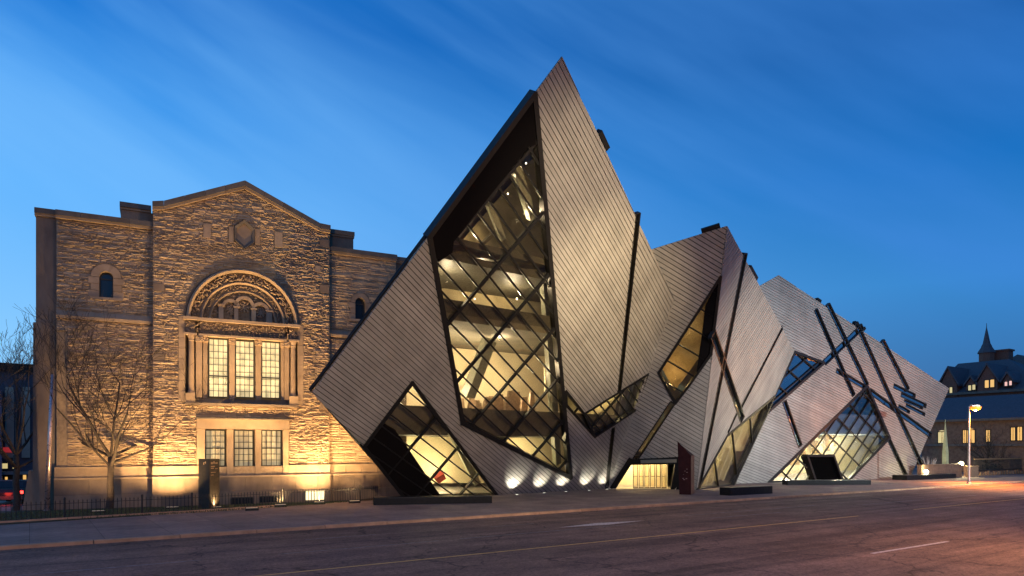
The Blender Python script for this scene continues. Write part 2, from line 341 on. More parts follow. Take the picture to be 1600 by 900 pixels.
def clad(plane, outer, holes, pitch, gap, thick=.06, base=0.02):
    E, ev = cell_events(outer, holes); vs = [p[1] for p in outer]; v = math.floor(min(vs) / pitch) * pitch
    while v < max(vs):
        a = max(v + gap / 2, min(vs)); b = min(v + pitch - gap / 2, max(vs))
        if b - a > .02:
            for comp in strip_pieces(band_cells(E, ev, a, b)):
                mb = MB(); ar = 0; jit = random.uniform(-.006, .006)
                lo, hi = base, base + thick + jit
                for (c0, c1, ua0, ua1, ub0, ub1) in comp:
                    ar += (c1 - c0) * (ua1 - ua0 + ub1 - ub0) / 2
                    p = [(ua0, c0), (ua1, c0), (ub1, c1), (ub0, c1)]
                    fr = [plane.to3(*q, hi) for q in p]; bk = [plane.to3(*q, lo) for q in p]
                    mb.poly(fr)
                    mb.poly([fr[1], fr[2], bk[2], bk[1]]); mb.poly([fr[3], fr[0], bk[0], bk[3]])
                    if abs(c0 - a) < 1e-4: mb.poly([fr[0], fr[1], bk[1], bk[0]])
                    if abs(c1 - b) < 1e-4: mb.poly([fr[2], fr[3], bk[3], bk[2]])
                if ar > .01:
                    cen = Vector(mb.v[0]); PIECES.append((ar / (cen - CAM).length ** 2, mb))
        v += pitch
def hull(points):
    bm = bmesh.new()
    for p in points: bm.verts.new(p)
    r = bmesh.ops.convex_hull(bm, input=bm.verts)
    bmesh.ops.dissolve_limit(bm, angle_limit=R(1), verts=bm.verts, edges=bm.edges)
    bm.normal_update()
    c = sum((v.co for v in bm.verts), Vector()) / len(bm.verts)
    faces = []
    for f in bm.faces:
        n = f.normal.copy()
        if (f.calc_center_median() - c).dot(n) < 0: n = -n
        faces.append((n, f.calc_center_median().copy(), [v.co.copy() for v in f.verts]))
    bm.free(); return faces
def clipped_box(bounds, faces, margin, name, m, parent, kind=None):
    x0, x1, y0, y1, z0, z1 = bounds
    bm = bmesh.new(); mb = MB(); mb.box(*bounds); me = bpy.data.meshes.new(name); me.from_pydata(mb.v, [], mb.f); bm.from_mesh(me)
    for n, p, _ in faces:
        g = bm.verts[:] + bm.edges[:] + bm.faces[:]
        r = bmesh.ops.bisect_plane(bm, geom=g, plane_co=p - n * margin, plane_no=n, clear_outer=True)
        ed = [e for e in r['geom_cut'] if isinstance(e, bmesh.types.BMEdge)]
        if ed:
            try: bmesh.ops.edgeloop_fill(bm, edges=ed)
            except Exception: pass
    if not bm.faces: bm.free(); return None
    bmesh.ops.recalc_face_normals(bm, faces=bm.faces); bm.to_mesh(me); bm.free(); me.materials.append(m)
    return link(name, me, parent, kind)
def window(plane, poly, parent, fw=.22, fd=.30, fo=.16, fams=(), recess=.12, glass=None, pane_gap=.0, name='window', frame_name='frame', label=None):
    """frame along every edge, mullions in families (du,dv,spacing,offset,width), a pane in each cell"""
    glass = glass or M_glass; poly = ccw(poly)
    mb = MB()
    for i in range(len(poly)):
        a, b = poly[i], poly[(i + 1) % len(poly)]; A3, B3 = plane.to3(*a), plane.to3(*b); t = (B3 - A3).normalized()
        mb.beam(A3 - t * fw * .35, B3 + t * fw * .35, plane.n, fw, fd, fo + i * .003)
    w = mb.build(name, M_frame, parent, label=label)
    cells = [inset(poly, .02)]
    for k, (du, dv, sp, off, mw) in enumerate(fams):
        l = math.hypot(du, dv); n = (-dv / l, du / l)
        ds = [p[0] * n[0] + p[1] * n[1] for p in poly]; q = math.ceil((min(ds) - off) / sp) * sp + off
        while q < max(ds) - .02:
            seg = clip_half(clip_half(poly, n, q - .001, True), n, q + .001, False)
            if len(seg) >= 2:
                ts = [(p[0] * du + p[1] * dv) / l for p in seg]; t0, t1 = min(ts), max(ts)
                if t1 - t0 > .15:
                    P = [plane.to3(n[0] * q + du / l * t, n[1] * q + dv / l * t) for t in (t0, t1)]
                    b = MB(); b.beam(P[0], P[1], plane.n, mw, .16, .06 - k * .012); b.build('mullion', M_frame, w)
            nc = []
            for c in cells:
                for side in (True, False):
                    h = clip_half(c, n, q + (.012 if side else -.012), side)
                    if len(h) >= 3 and abs(area2(h)) > .01: nc.append(h)
            cells = nc; q += sp
    for c in cells:
        c = [p for i, p in enumerate(c) if math.dist(p, c[i - 1]) > .005]
        if len(c) < 3: continue
        cu = sum(p[0] for p in c) / len(c); cv = sum(p[1] for p in c) / len(c)
        tx, ty = random.gauss(0, .006), random.gauss(0, .006)
        z = lambda p: -recess + (p[0] - cu) * tx + (p[1] - cv) * ty
        b = MB(); b.prism([plane.to3(*p, z(p)) for p in c], [plane.to3(*p, z(p) - .03) for p in c]); b.build('pane', glass, w)
    return w
def slot_poly(plane, a, b, wa, wb=None):
    wb = wb or wa; A = plane.px(*a); B = plane.px(*b); dx, dy = B[0] - A[0], B[1] - A[1]; l = math.hypot(dx, dy); nx, ny = -dy / l, dx / l
    return [(A[0] + nx * wa / 2, A[1] + ny * wa / 2), (A[0] - nx * wa / 2, A[1] - ny * wa / 2), (B[0] - nx * wb / 2, B[1] - ny * wb / 2), (B[0] + nx * wb / 2, B[1] + ny * wb / 2)]
def slot(plane, poly, parent, glass, fo=.11):
    """a narrow strip window: two proud rails, end caps and a recessed glass strip"""
    A = [(poly[0][i] + poly[1][i]) / 2 for i in (0, 1)]; B = [(poly[2][i] + poly[3][i]) / 2 for i in (0, 1)]
    w = math.dist(poly[0], poly[1]); l = math.dist(A, B)
    mb = MB(); rw = min(.11, w * .2)
    for (p, q) in ((poly[0], poly[3]), (poly[1], poly[2])): mb.beam(plane.to3(*p), plane.to3(*q), plane.n, rw, .3, fo)
    for (p, q) in ((poly[0], poly[1]), (poly[2], poly[3])): mb.beam(plane.to3(*p), plane.to3(*q), plane.n, rw, .3, fo - .004)
    o = mb.build('strip_window', M_frame, parent)
    n = max(1, int(l / 2.6)); P = lambda c, t, z: plane.to3(c[0][0] + (c[1][0] - c[0][0]) * t, c[0][1] + (c[1][1] - c[0][1]) * t, z)
    e1, e2 = (poly[0], poly[3]), (poly[1], poly[2])
    for i in range(n):
        t0, t1 = i / n + .06 / l, (i + 1) / n - .06 / l
        tl = random.gauss(0, .008)
        b = MB(); b.prism([P(e1, t0, -.06 + tl), P(e1, t1, -.06), P(e2, t1, -.06), P(e2, t0, -.06)], [P(e1, t0, -.09), P(e1, t1, -.09), P(e2, t1, -.09), P(e2, t0, -.09)]); b.build('pane', glass, o)
    bk = MB(); bk.poly([plane.to3(*p, -.28) for p in poly]); 
    return o
# ================================================================== GROUND
g = MB(); g.poly([(-1500, -1500, -.22), (1500, -1500, -.22), (1500, 1500, -.22), (-1500, 1500, -.22)])
g.build('ground', mat('far_ground', (.06, .055, .05), .9, var=.2), kind='structure')
g = MB(); g.box(-140, 300, 5.2, 30.9, -.6, -.13); g.build('road', M_asph, kind='structure')
g = MB(); g.box(-140, 300, -12, 5.0, -.6, 0); g.build('near_pavement', M_side_w, kind='structure')
g = MB(); g.box(-16.0, 300, 31.2, 62, -.6, 0); g.build('pavement', M_side_w, kind='structure')
kb = thing('kerb', (0, 31.05, -.1), 'x', 'x'); del kb['label']; del kb['category']; kb['kind'] = 'structure'
km = None; x = -16.0
for i in range(60):
    if km is None:
        b = MB(); b.prism([(-1.48, -.15, -.2), (1.48, -.15, -.2), (1.48, -.12, .125), (-1.48, -.12, .125)], [(-1.48, .15, -.2), (1.48, .15, -.2), (1.48, .15, .135), (-1.48, .15, .135)])
        k0 = b.build('kerb_stone', M_kerb, kb); km = k0.data
        k0.matrix_parent_inverse = Matrix.Identity(4); k0.location = (x + 1.5, 0, -.03)
    else:
        o = link('kerb_stone', km, kb); o.matrix_parent_inverse = Matrix.Identity(4); o.location = (x + 1.5, random.uniform(-.01, .01), -.03 + random.uniform(-.008, .008))
    x += 3.0
def marking(pts, m, z=-.126, name='road_marking'):
    b = MB(); b.poly([(p[0], p[1], z) for p in pts]); return b.build(name, m, kind='structure')
def line(x0, x1, y, w, m, name='road_marking'): return marking([(x0, y - w / 2), (x1, y - w / 2), (x1, y + w / 2), (x0, y + w / 2)], m, name=name)
line(-20, 36.5, 20.55, .12, M_line_y, 'yellow_centre_line'); line(43, 160, 20.85, .13, M_line_y, 'yellow_centre_line')
line(23.9, 29.4, 12.98, .17, M_line_w, 'white_lane_dash'); line(38, 44, 12.98, .17, M_line_w, 'white_lane_dash'); line(8, 13, 12.98, .17, M_line_w, 'white_lane_dash')
line(-3, 4.6, 24.5, .1, M_line_wf, 'white_lane_dash'); line(7.0, 13.2, 24.35, .1, M_line_wf, 'white_lane_dash')
line(14.2, 24, 24.4, .1, M_line_wf, 'white_lane_dash'); line(29, 41, 25.9, .1, M_line_wf, 'white_lane_dash'); line(29, 35, 24.2, .1, M_line_wf, 'white_lane_dash')
line(44, 60, 24.5, .1, M_line_wf, 'white_lane_dash'); line(66, 120, 24.6, .1, M_line_wf, 'white_lane_dash')
line(9, 12, 27.6, .1, M_line_wf, 'white_lane_dash'); line(17.5, 20, 27.3, .1, M_line_wf, 'white_lane_dash')
marking([(19.9, 25.3), (22.6, 24.9), (25.3, 25.3), (22.6, 25.75)], M_line_w, name='diamond_road_marking')
# ================================================================== CRYSTAL BUILDING
cb = thing('crystal_building', (35, 45, 0), 'jagged crystal-shaped museum extension clad in aluminium strips with slanted lit windows', 'building')
PA = Plane((.11, -1, -.6), gnd(777, 773), u=(.8256, .3543, -.4391))
SA = [PA.px(*q) for q in [(877, 88), (1053, 468), (947, 767), (632, 778), (568, 697), (487, 613)]]
E1, E2 = PA.hit(1053, 468), PA.hit(948, 764)
PB = three(E1, E2, gnd(1087, 765)); PB = Plane(PB.n, PB.p, u=(.7537, -.4317, -.4956))
TB = PB.hit(1135, 353); P3 = CAM + (gnd(1144, 757) - CAM) * .975
PC = three(TB, gnd(1087, 765), P3); PC = Plane(PC.n, PC.p, u=(-.6443, -.0326, -.7641))
PD = Plane((-.12, -1, -.0), gnd(1200, 754), u=(.952, -.06, -.285))
G = lambda pl, q: [pl.px(*p) for p in q]
# --- openings
A_big = [(834, 147), (891, 746), (722, 660), (670, 369)]
A_ll = [(643, 597), (777, 775), (632, 778), (568, 697)]
A_v1 = [(883, 610), (912, 646), (928.5, 682), (884, 633)]
A_v2 = [(912, 646), (1013, 583), (994, 639), (928.5, 682)]
B_win = [(1126, 432), (1029, 582), (1055, 630), (1075, 604), (1111, 553)]
B_ent = [(999, 716), (1058, 714), (1056, 768), (958, 768), (988, 718)]
C_gl = [(1208, 620), (1135, 680), (1088, 765), (1144, 759), (1196, 649)]
D_bl = [(1241, 550), (1287, 567), (1197, 646), (1208, 620)]
D_win = [(1354, 603), (1389, 684), (1326, 750), (1200, 754)]
sA = [slot_poly(PA, (996, 333), (966.5, 611), .36, .30), slot_poly(PA, (957, 668), (947, 762), .32)]
sB = [slot_poly(PB, (1051, 629), (992, 718), .42), slot_poly(PB, (987, 716), (955, 766), .5)]
sC = [slot_poly(PC, (1163.5, 396), (1091, 763), .62, .5), slot_poly(PC, (1113, 522), (1159, 656), .75), slot_poly(PC, (1221, 512), (1157, 636), .38), slot_poly(PC, (1150, 645), (1136, 676), .3)]
sDl = [((1287, 567), (1347, 510), .62), ((1273.5, 484), (1333, 618), .55), ((1293, 476), (1354, 602), .6), ((1337, 505), (1439, 727), .6), ((1378.5, 533), (1418, 609), .6), ((1306, 579), (1352, 606), .5),
       ((1358, 611), (1454, 681), .62), ((1387, 685), (1415, 744), .55), ((1224.5, 627), (1249.5, 697), .6), ((1395.5, 603), (1429, 619), .5), ((1407, 616.6), (1446, 634.5), .5),
       ((1412, 626), (1440.5, 638), .3), ((1414.5, 633), (1444, 648), .4), ((1403, 634.5), (1420, 644), .4)]
sD = [slot_poly(PD, a, b, w) for a, b, w in sDl]
SB = G(PB, [(1135, 353), (1000, 395), (1052, 466), (945, 766), (1087, 767)])
SC = G(PC, [(1135, 353), (1240, 548), (1196, 649), (1144, 759), (1087, 767)])
SD = G(PD, [(1168, 457), (1216, 430), (1482, 607), (1420, 749), (1148, 762), (1190, 600)])
HA = [G(PA, A_big), G(PA, A_ll), G(PA, A_v1), G(PA, A_v2)] + sA
HB = [G(PB, B_win), G(PB, B_ent)] + sB
HC = [G(PC, C_gl)] + sC
HD = [G(PD, D_bl), G(PD, D_win)] + sD
for nm, pl, S, Hh in (('facet', PA, SA, HA), ('facet', PB, SB, HB), ('facet', PC, SC, HC), ('facet', PD, SD, HD)):
    sheet(pl, S, Hh, 0.0, 'backing_wall', M_sheath, cb)
clad(PA, SA, HA, .262, .040)
clad(PB, SB, HB, .30, .055)
clad(PC, SC, HC, .33, .06)
clad(PD, SD, HD, .27, .050)
PIECES.sort(key=lambda q: -q[0])
for a, mb in PIECES[:300]: mb.build('cladding_strip', M_clad, cb, fix=False)
big = MB()
for a, mb in PIECES[300:]: big.add(mb.v, mb.f)
big.build('small_cladding_strips', M_clad, cb, kind='stuff', fix=False)
# --- bodies behind the facets
def body(front3, depth, shrink, skip_planes, name='side_wall', down=0):
    c = sum(front3, Vector()) / len(front3); back = []
    for P in front3:
        q = P + (P - CAM).normalized() * depth; back.append(q)
    cbk = sum(back, Vector()) / len(back); back = [q.lerp(cbk, shrink) for q in back]
    for q in back: q.z = max(q.z, -.1) if q.z < 1.0 else q.z
    F = hull(front3 + back); mb = MB()
    for n, p, vs in F:
        if any(abs(n.dot(pl.n)) > .999 and abs((p - pl.p).dot(pl.n)) < .3 for pl in skip_planes): continue
        mb.poly([v - n * .02 for v in vs])
    mb.build(name, M_side, cb)
    return F
FA = body([PA.to3(*p) for p in SA], 15, .22, [PA])
FBC = body([PB.to3(*p) for p in SB if p != SB[1]] + [PB.hit(1010, 392)] + [PC.to3(*p) for p in SC], 13, .22, [PB, PC])
FD = body([PD.to3(*p) for p in SD[:5]], 15, .2, [PD])
# dark edge trim on the outline of the big crystal
def edge_trim(pl, a, b, w, d, o): mb = MB(); mb.beam(pl.hit(*a), pl.hit(*b), pl.n, w, d, o); return mb.build('edge_trim', M_black, cb)
edge_trim(PA, (671, 364), (485.5, 612), .10, .22, -.03)
for pl, a, b in ((PA, (937.5, 206), (950, 233)), (PB, (1096, 361.5), (1125, 352.5)), (PC, (1172.5, 417), (1183, 436)), (PD, (1277, 467), (1283, 471)), (PD, (1336, 503), (1341, 508)), (PD, (1352, 512), (1347, 518))):
    mb = MB(); mb.beam(pl.hit(*a), pl.hit(*b), pl.n, .30, .4, .05); mb.build('roof_vent', M_black, cb)
# --- windows of the big crystal
dir_s = (1, 0); dir_c = (0, 1)
def duv(pl, a, b): A = pl.px(*a); B = pl.px(*b); return (B[0] - A[0], B[1] - A[1])
def dist_line(pl, d, q):
    l = math.hypot(*d); n = (-d[1] / l, d[0] / l); p = pl.px(*q); return p[0] * n[0] + p[1] * n[1]
big_fam_c = duv(PA, (714, 597), (862, 424)); big_fam_s = (1, 0)
o1 = dist_line(PA, big_fam_c, (714, 597)); o2 = dist_line(PA, big_fam_c, (789, 688)); sp_c = abs(o2 - o1) / 2
s1 = dist_line(PA, big_fam_s, (745, 370)); s2 = dist_line(PA, big_fam_s, (713, 370)); sp_s = abs(s2 - s1) * .98
wb = window(PA, G(PA, A_big), cb, .30, .5, .15, [(*big_fam_c, sp_c, o1, .17), (*big_fam_s, sp_s, s1, .11)], name='window', label='tall slanted main window with diamond glazing')
ll = window(PA, G(PA, A_ll), cb, .24, .4, .15, [(*big_fam_c, sp_c * .93, dist_line(PA, big_fam_c, (680, 655)), .13), (*big_fam_s, sp_s, dist_line(PA, (1, 0), (660, 630)), .09)], label='low window standing on the pavement')
for q in (A_v1, A_v2): window(PA, G(PA, q), cb, .18, .3, .13, [(*big_fam_s, sp_s * .72, dist_line(PA, (1, 0), (960, 620)), .10), (*big_fam_c, sp_c * .8, dist_line(PA, big_fam_c, (925, 668)), .10)])
# dark fascia of the big window
M_fas = mat('fascia_black', (.006, .005, .005), .9, spec=.05)
def fascia(pl, q, o, label=None):
    P = G(pl, q); mb = MB(); mb.prism([pl.to3(*p, o) for p in P], [pl.to3(*p, o - .10) for p in P]); return mb.build('fascia', M_fas, cb, label=label)
fascia(PA, [(834, 147), (836, 226), (825, 229), (708, 377), (706, 394), (684, 409), (674, 385), (670, 368)], .08)
fascia(PA, [(568, 697), (597, 660), (618, 672), (690, 777), (632, 778)], .02)
fascia(PB, [(1126, 432), (1102, 478), (1097, 520), (1088, 583), (1111, 553)], .06)
for i, s_ in enumerate(sA): slot(PA, s_, cb, M_glass)
slot(PB, sB[0], cb, M_glass)
mb = MB(); mb.prism([PB.to3(*p, .1) for p in sB[1]], [PB.to3(*p, -.4) for p in sB[1]]); mb.build('entrance_jamb', M_black, cb)
window(PB, G(PB, B_win), cb, .20, .3, .12, [(1, 0, 1.55, .4, .09)])
for s_ in sC: slot(PC, s_, cb, M_glassb)
for s_ in sD: slot(PD, s_, cb, M_glassb)
window(PC, ccw(G(PC, C_gl)), cb, .26, .3, .14, [(*duv(PC, (1135, 680), (1144, 757)), 3.4, dist_line(PC, duv(PC, (1135, 680), (1144, 757)), (1117, 720)), .1)], glass=M_glass)
window(PD, G(PD, D_bl), cb, .26, .3, .14, [(*duv(PD, (1215, 585), (1245, 560)), 1.25, .3, .1), (*duv(PD, (1222, 590), (1262, 625)), 2.2, .5, .1)], glass=M_glassb)
window(PD, G(PD, D_win), cb, .30, .3, .14, [(*duv(PD, (1300, 655), (1350, 705)), 2.35, dist_line(PD, duv(PD, (1300, 655), (1350, 705)), (1240, 711)), .10), (*duv(PD, (1297, 711), (1360, 615)), 1.25, dist_line(PD, duv(PD, (1297, 711), (1360, 615)), (1320, 711)), .075)], glass=glass_mat('pale_blue_glass', (.80, .84, .86), base=.12, scale=.7))
# --- interiors
def wall_par(pl, off, thick, poly, m, name='interior_wall'):
    P = ccw(G(pl, poly)) if isinstance(poly[0], tuple) and abs(poly[0][0]) > 60 else poly
    mb = MB(); mb.prism([pl.to3(*p, -off) for p in P], [pl.to3(*p, -off - thick) for p in P]); return mb.build(name, m, cb)
WARM = (1, .83, .58)
def slab(F, z0, z1, y0, y1, m=M_slabm, name='floor_slab'):
    o = clipped_box((8, 100, y0, y1, z0, z1), F, .35, name, m, cb); return o
for z0, z1, m in ((4.35, 6.15, M_olive), (11.55, 12.25, M_slabm), (14.2, 14.55, M_slabm), (15.0, 15.3, M_slabm)): slab(FA, z0, z1, 20, 60, m)
clipped_box((8, 60, 47.2, 47.5, -.2, 12.2), FA, .35, 'interior_wall', M_cream, cb)
clipped_box((8, 60, 41.5, 41.8, 12.2, 30), FA, .35, 'interior_wall', mat('upper_plaster', (.42, .36, .22), .85, var=.25, nscale=.5), cb)
clipped_box((8, 60, 30, 48, 11.2, 11.55), FA, .35, 'interior_ceiling', M_olive, cb)
def strut(pl, a, b, off, w=.7, m=None, parent=None, name='interior_column'):
    A = pl.hit(*a) - pl.n * off; B = pl.hit(*b) - pl.n * off; mb = MB(); mb.beam(A, B, pl.n, w, w, 0); return mb.build(name, m or M_steel, parent or cb)
strut(PA, (798, 556), (762, 646), 2.2, .75); strut(PA, (818, 686), (800, 735), 2.2, .8); strut(PA, (866, 430), (884, 735), .9, .5); strut(PA, (824, 268), (850, 350), 1.0, .5); strut(PA, (785, 330), (805, 385), 1.2, .35)
strut(PA, (700, 458), (868, 440), 3, .25, M_slabm); strut(PA, (705, 404), (868, 422), 1.2, .25, M_slabm, name='truss_beam'); strut(PA, (708, 417), (868, 436), 1.2, .2, M_slabm, name='truss_beam'); strut(PA, (740, 430), (800, 375), 1.6, .2, M_slabm, name='truss_brace'); strut(PA, (800, 375), (850, 430), 1.6, .2, M_slabm, name='truss_brace')
strut(PA, (700, 640), (765, 775), 1.6, .5)
lamp_k = dict(shadow_soft_size=.10)
def inside(pl, x, y, d): return pl.hit(x, y) + Vector((.1, 1, 0)) * d
for (x, y, d, e) in ((735, 600, 4, .55), (790, 560, 4.5, .7), (845, 600, 4, .8), (820, 520, 3.5, .5), (745, 540, 3.5, .4)): lamp('gallery_light', 'POINT', inside(PA, x, y, d), ROOM_W * e, WARM, cb, **lamp_k)
for (x, y, d, e) in ((740, 460, 2.5, .22), (830, 460, 2.5, .55), (720, 430, 2, .35), (790, 400, 3, .5), (835, 330, 2, .35), (825, 260, 1.6, .15), (750, 370, 2, .3)): lamp('gallery_light', 'POINT', inside(PA, x, y, d), ROOM_W * e, WARM, cb, **lamp_k)
for (x, y, d, e) in ((680, 700, 3.5, .8), (720, 740, 3, .7), (855, 715, 3, .6), (800, 700, 3.5, .5), (650, 622, 2, .12)): lamp('gallery_light', 'POINT', inside(PA, x, y, d), ROOM_W * e * .7, (1, .86, .52), cb, **lamp_k)
for (x, y, d) in ((842, 262, 1.2), (846, 300, 1.4), (836, 245, 1.0), (779, 300, 1.5), (820, 285, 2.0), (700, 420, 1.5), (760, 395, 2.5), (812, 392, 2.5), (770, 455, 2.5), (838, 455, 2.5), (730, 545, 5), (800, 545, 5)):
    c = inside(PA, x, y, d); mb = MB(); mb.lathe(c, [(.02, -.05), (.05, -.02), (.05, .02), (.02, .05)], 8); mb.build('pendant_lamp', M_led, cb)
# exhibits on the gallery floor
for k in range(26):
    x = random.uniform(765, 872); P = PA.hit(x, 640) - PA.n * random.uniform(2, 4); h = random.uniform(.5, 1.7) if x > 790 else random.uniform(.3, 1.2)
    if P.z > 5: 
        e = MB(); e.prism([Vector((P.x - .25, P.y - .2, 6.15)), Vector((P.x + .25, P.y - .2, 6.15)), Vector((P.x + .25, P.y + .2, 6.15)), Vector((P.x - .25, P.y + .2, 6.15))], [Vector((P.x - .12, P.y - .1, 6.15 + h)), Vector((P.x + .2, P.y - .1, 6.15 + h)), Vector((P.x + .15, P.y + .1, 6.15 + h)), Vector((P.x - .1, P.y + .1, 6.15 + h))]); e.build('display_case', M_exh, cb)
strut(PA, (700, 770), (712, 762), 1.5, .6, mat('red_print', (.5, .05, .03), .6), name='reception_desk')
# middle crystal interior
clipped_box((42, 62, 43.5, 43.8, 3.2, 20), FBC, .35, 'interior_wall', M_cream, cb)
wall_par(PB, 2.6, .2, B_win, mat('gallery_lining', (.62, .45, .2), .5, col2=(.30, .21, .09), nscale=.8, bump=.15, bscale=1.1))
lamp('gallery_light', 'POINT', PB.hit(1055, 600) - PB.n * 1.3, 90, (1, .72, .32), cb, **lamp_k); lamp('gallery_light', 'POINT', PB.hit(1080, 530) - PB.n * 1.3, 45, (1, .8, .45), cb, **lamp_k)
for (a, b) in (((883, 610), (928, 682)), ((925, 660), (1005, 600))): pass
wall_par(PA, 2.5, .2, [(884, 600), (1014, 570), (998, 650), (928, 690), (884, 640)], M_cream)
lamp('gallery_light', 'POINT', PA.hit(975, 622) + Vector((.1, 1.4, -.3)), 170, (1, .85, .45), cb, **lamp_k)
slab2 = clipped_box((38, 47, 36, 50, 5.2, 6.0), FA, .2, 'floor_slab', M_olive, cb)
# C glazing lining : folded drapes behind the glass
drape = MB(); Pd = G(PC, [(1214, 612), (1080, 770)]); 
for i in range(22):
    t = i / 21; a = PC.hit(1078 + 130 * t, 772 - 118 * t) - PC.n * (1.3 + .6 * (i % 2)); t2 = (i + 1) / 21; b = PC.hit(1078 + 130 * t2, 772 - 118 * t2) - PC.n * (1.3 + .6 * ((i + 1) % 2))
    upv = (PC.hit(1180, 610) - PC.hit(1120, 745)); upv = upv.normalized() * 5
    drape.poly([a - upv, b - upv, b + upv, a + upv])
for k in range(7):
    x = 1085 + 9 * k; y = 766 - 2 * k; strut(PC, (x, y), (x + 20, y - 52), .55, .34, mat('slanted_blind', (.66, .60, .40), .7), name='slanted_blind')  # cream bars added behind the glass to draw slanted bright streaks
drape_o = drape.build('drape', mat('drape_cloth', (.55, .50, .34), .9, var=.15, nscale=.8), cb)
for (x, y, e) in ((1105, 745, 45), (1130, 715, 40), (1160, 670, 26), (1188, 640, 18)): lamp('gallery_light', 'POINT', PC.hit(x, y) - PC.n * .6, e * 5, (1, .85, .48), cb, shadow_soft_size=.1)
# far crystal interior
wall_par(PD, 5.5, .3, [(1180, 560), (1440, 560), (1440, 770), (1150, 770)], mat('gallery_wall_far', (.72, .62, .42), .8, col2=(.34, .29, .2), nscale=.35))
clipped_box((55, 100, 30, 60, 5.0, 7.2), FD, .3, 'floor_slab', mat('blue_grey_floor', (.16, .18, .2), .6), cb)
clipped_box((55, 100, 30, 60, 9.2, 9.5), FD, .3, 'floor_slab', mat('blue_grey_floor', (.16, .18, .2), .6), cb)
for (x, y, e) in ((1260, 725, 1), (1300, 700, 1.3), (1340, 700, 1.2), (1370, 690, .9), (1350, 650, .8), (1320, 660, .8), (1240, 610, .2)): lamp('gallery_light', 'POINT', PD.hit(x, y) - PD.n * 2.6, ROOM_W * e * 1.6, (1, .84, .5), cb, **lamp_k)
for k in range(9):
    a = (1235 + 16 * k, 745 - 6 * k); strut(PD, (a[0], a[1]), (a[0] + random.uniform(-8, 8), a[1] - random.uniform(15, 30)), 3 + random.random() * 2, random.uniform(.3, .9), M_exh, name='display_case')
# far crystal dark doorway
q = [(1256, 712), (1297, 712), (1311, 751), (1269, 751)]
P = G(PD, q); mb = MB(); 
for i in range(4):
    a, b = P[i], P[(i + 1) % 4]
    if i != 2: mb.beam(PD.to3(*a), PD.to3(*b), PD.n, .26, .8, .5 + i * .004)
dw = mb.build('doorway', M_black, cb); mb = MB(); mb.prism([PD.to3(*p, .1) for p in P], [PD.to3(*p, -.1) for p in P]); mb.build('door', mat('dark_door', (.003, .003, .003), 1.0, spec=.0), dw)
# entrance hall under the middle crystal
hx = PB.u.cross(UP)
eb = thing  # alias unused
P0, P1 = gnd(962, 765), gnd(1058, 765); ex = (P1 - P0); ey = Vector((ex.y, -ex.x, 0)).normalized(); ey = ey if ey.dot(FW) > 0 else -ey; exn = ex.normalized(); Lx = ex.length
def ebox(a, b, y0, y1, z0, z1, name, m, parent=None):
    mb = MB(); mb.hexa(P0 + exn * a + ey * y0 + UP * z0, exn * (b - a), ey * (y1 - y0), UP * (z1 - z0)); return mb.build(name, m, parent or cb)
ebox(-.2, Lx + .1, 4.2, 4.4, 0, 2.9, 'interior_wall', M_cream); ebox(-.1, Lx, 1.3, 4.4, 2.45, 2.6, 'interior_ceiling', M_cream); ebox(-.4, -.2, 1.3, 4.4, 0, 2.9, 'interior_wall', M_cream)
ebox(-.1, Lx, .6, 4.3, .004, .03, 'entrance_floor', mat('entrance_floor', (.45, .38, .27), .35, var=.1))
nd = 6; x0, x1 = 1.7, Lx - .5
for i in range(nd):
    a = x0 + (x1 - x0) * i / nd; b = x0 + (x1 - x0) * (i + 1) / nd; mb = MB()
    for (c, d, z0, z1) in ((a + .03, a + .1, .03, 2.3), (b - .1, b - .03, .03, 2.3), (a + .1, b - .1, 2.2, 2.3), (a + .1, b - .1, .03, .12), (a + .1, b - .1, 1.02, 1.08)):
        mb.hexa(P0 + exn * c + ey * 1.6 + UP * z0, exn * (d - c), ey * .07, UP * (z1 - z0))
    d_ = mb.build('door', mat('door_frame', (.25, .2, .12), .4, .3), cb); ebox(a + .1, b - .1, 1.62, 1.64, .12, 2.2, 'pane', M_glass, d_)
for (t, z, e) in ((.25, 2.2, 60), (.55, 2.2, 70), (.85, 2.2, 50)): lamp('entrance_light', 'POINT', P0 + ex * t + ey * 2.9 + UP * z, e * 2.2, (1, .82, .48), cb, shadow_soft_size=.25)
for t in (.3, .7): lamp('entrance_light', 'POINT', P0 + ex * t + ey * 1.0 + UP * 2.3, 26, (1, .82, .48), cb, shadow_soft_size=.15)
lint = [PB.hit(985, 718), PB.hit(1060, 713), PB.hit(1060, 724), PB.hit(985, 725.5)]
mb = MB(); mb.prism([p + PB.n * .12 for p in lint], [p - PB.n * .6 for p in lint]); mb.build('entrance_lintel', M_black, cb)
mb = MB(); mb.beam(PB.hit(1001, 720), PB.hit(1057, 718.6), PB.n, .28, .1, .20); mb.build('lintel_strip', mat('lintel_grey', (.20, .19, .15), .5), cb)
mb = MB(); q = [PB.hit(1055, 722), PB.hit(1061, 722), PB.hit(1062, 767), PB.hit(1048, 767)]; mb.prism([p + PB.n * .1 for p in q], [p - PB.n * .5 for p in q]); mb.build('entrance_jamb', M_black, cb)
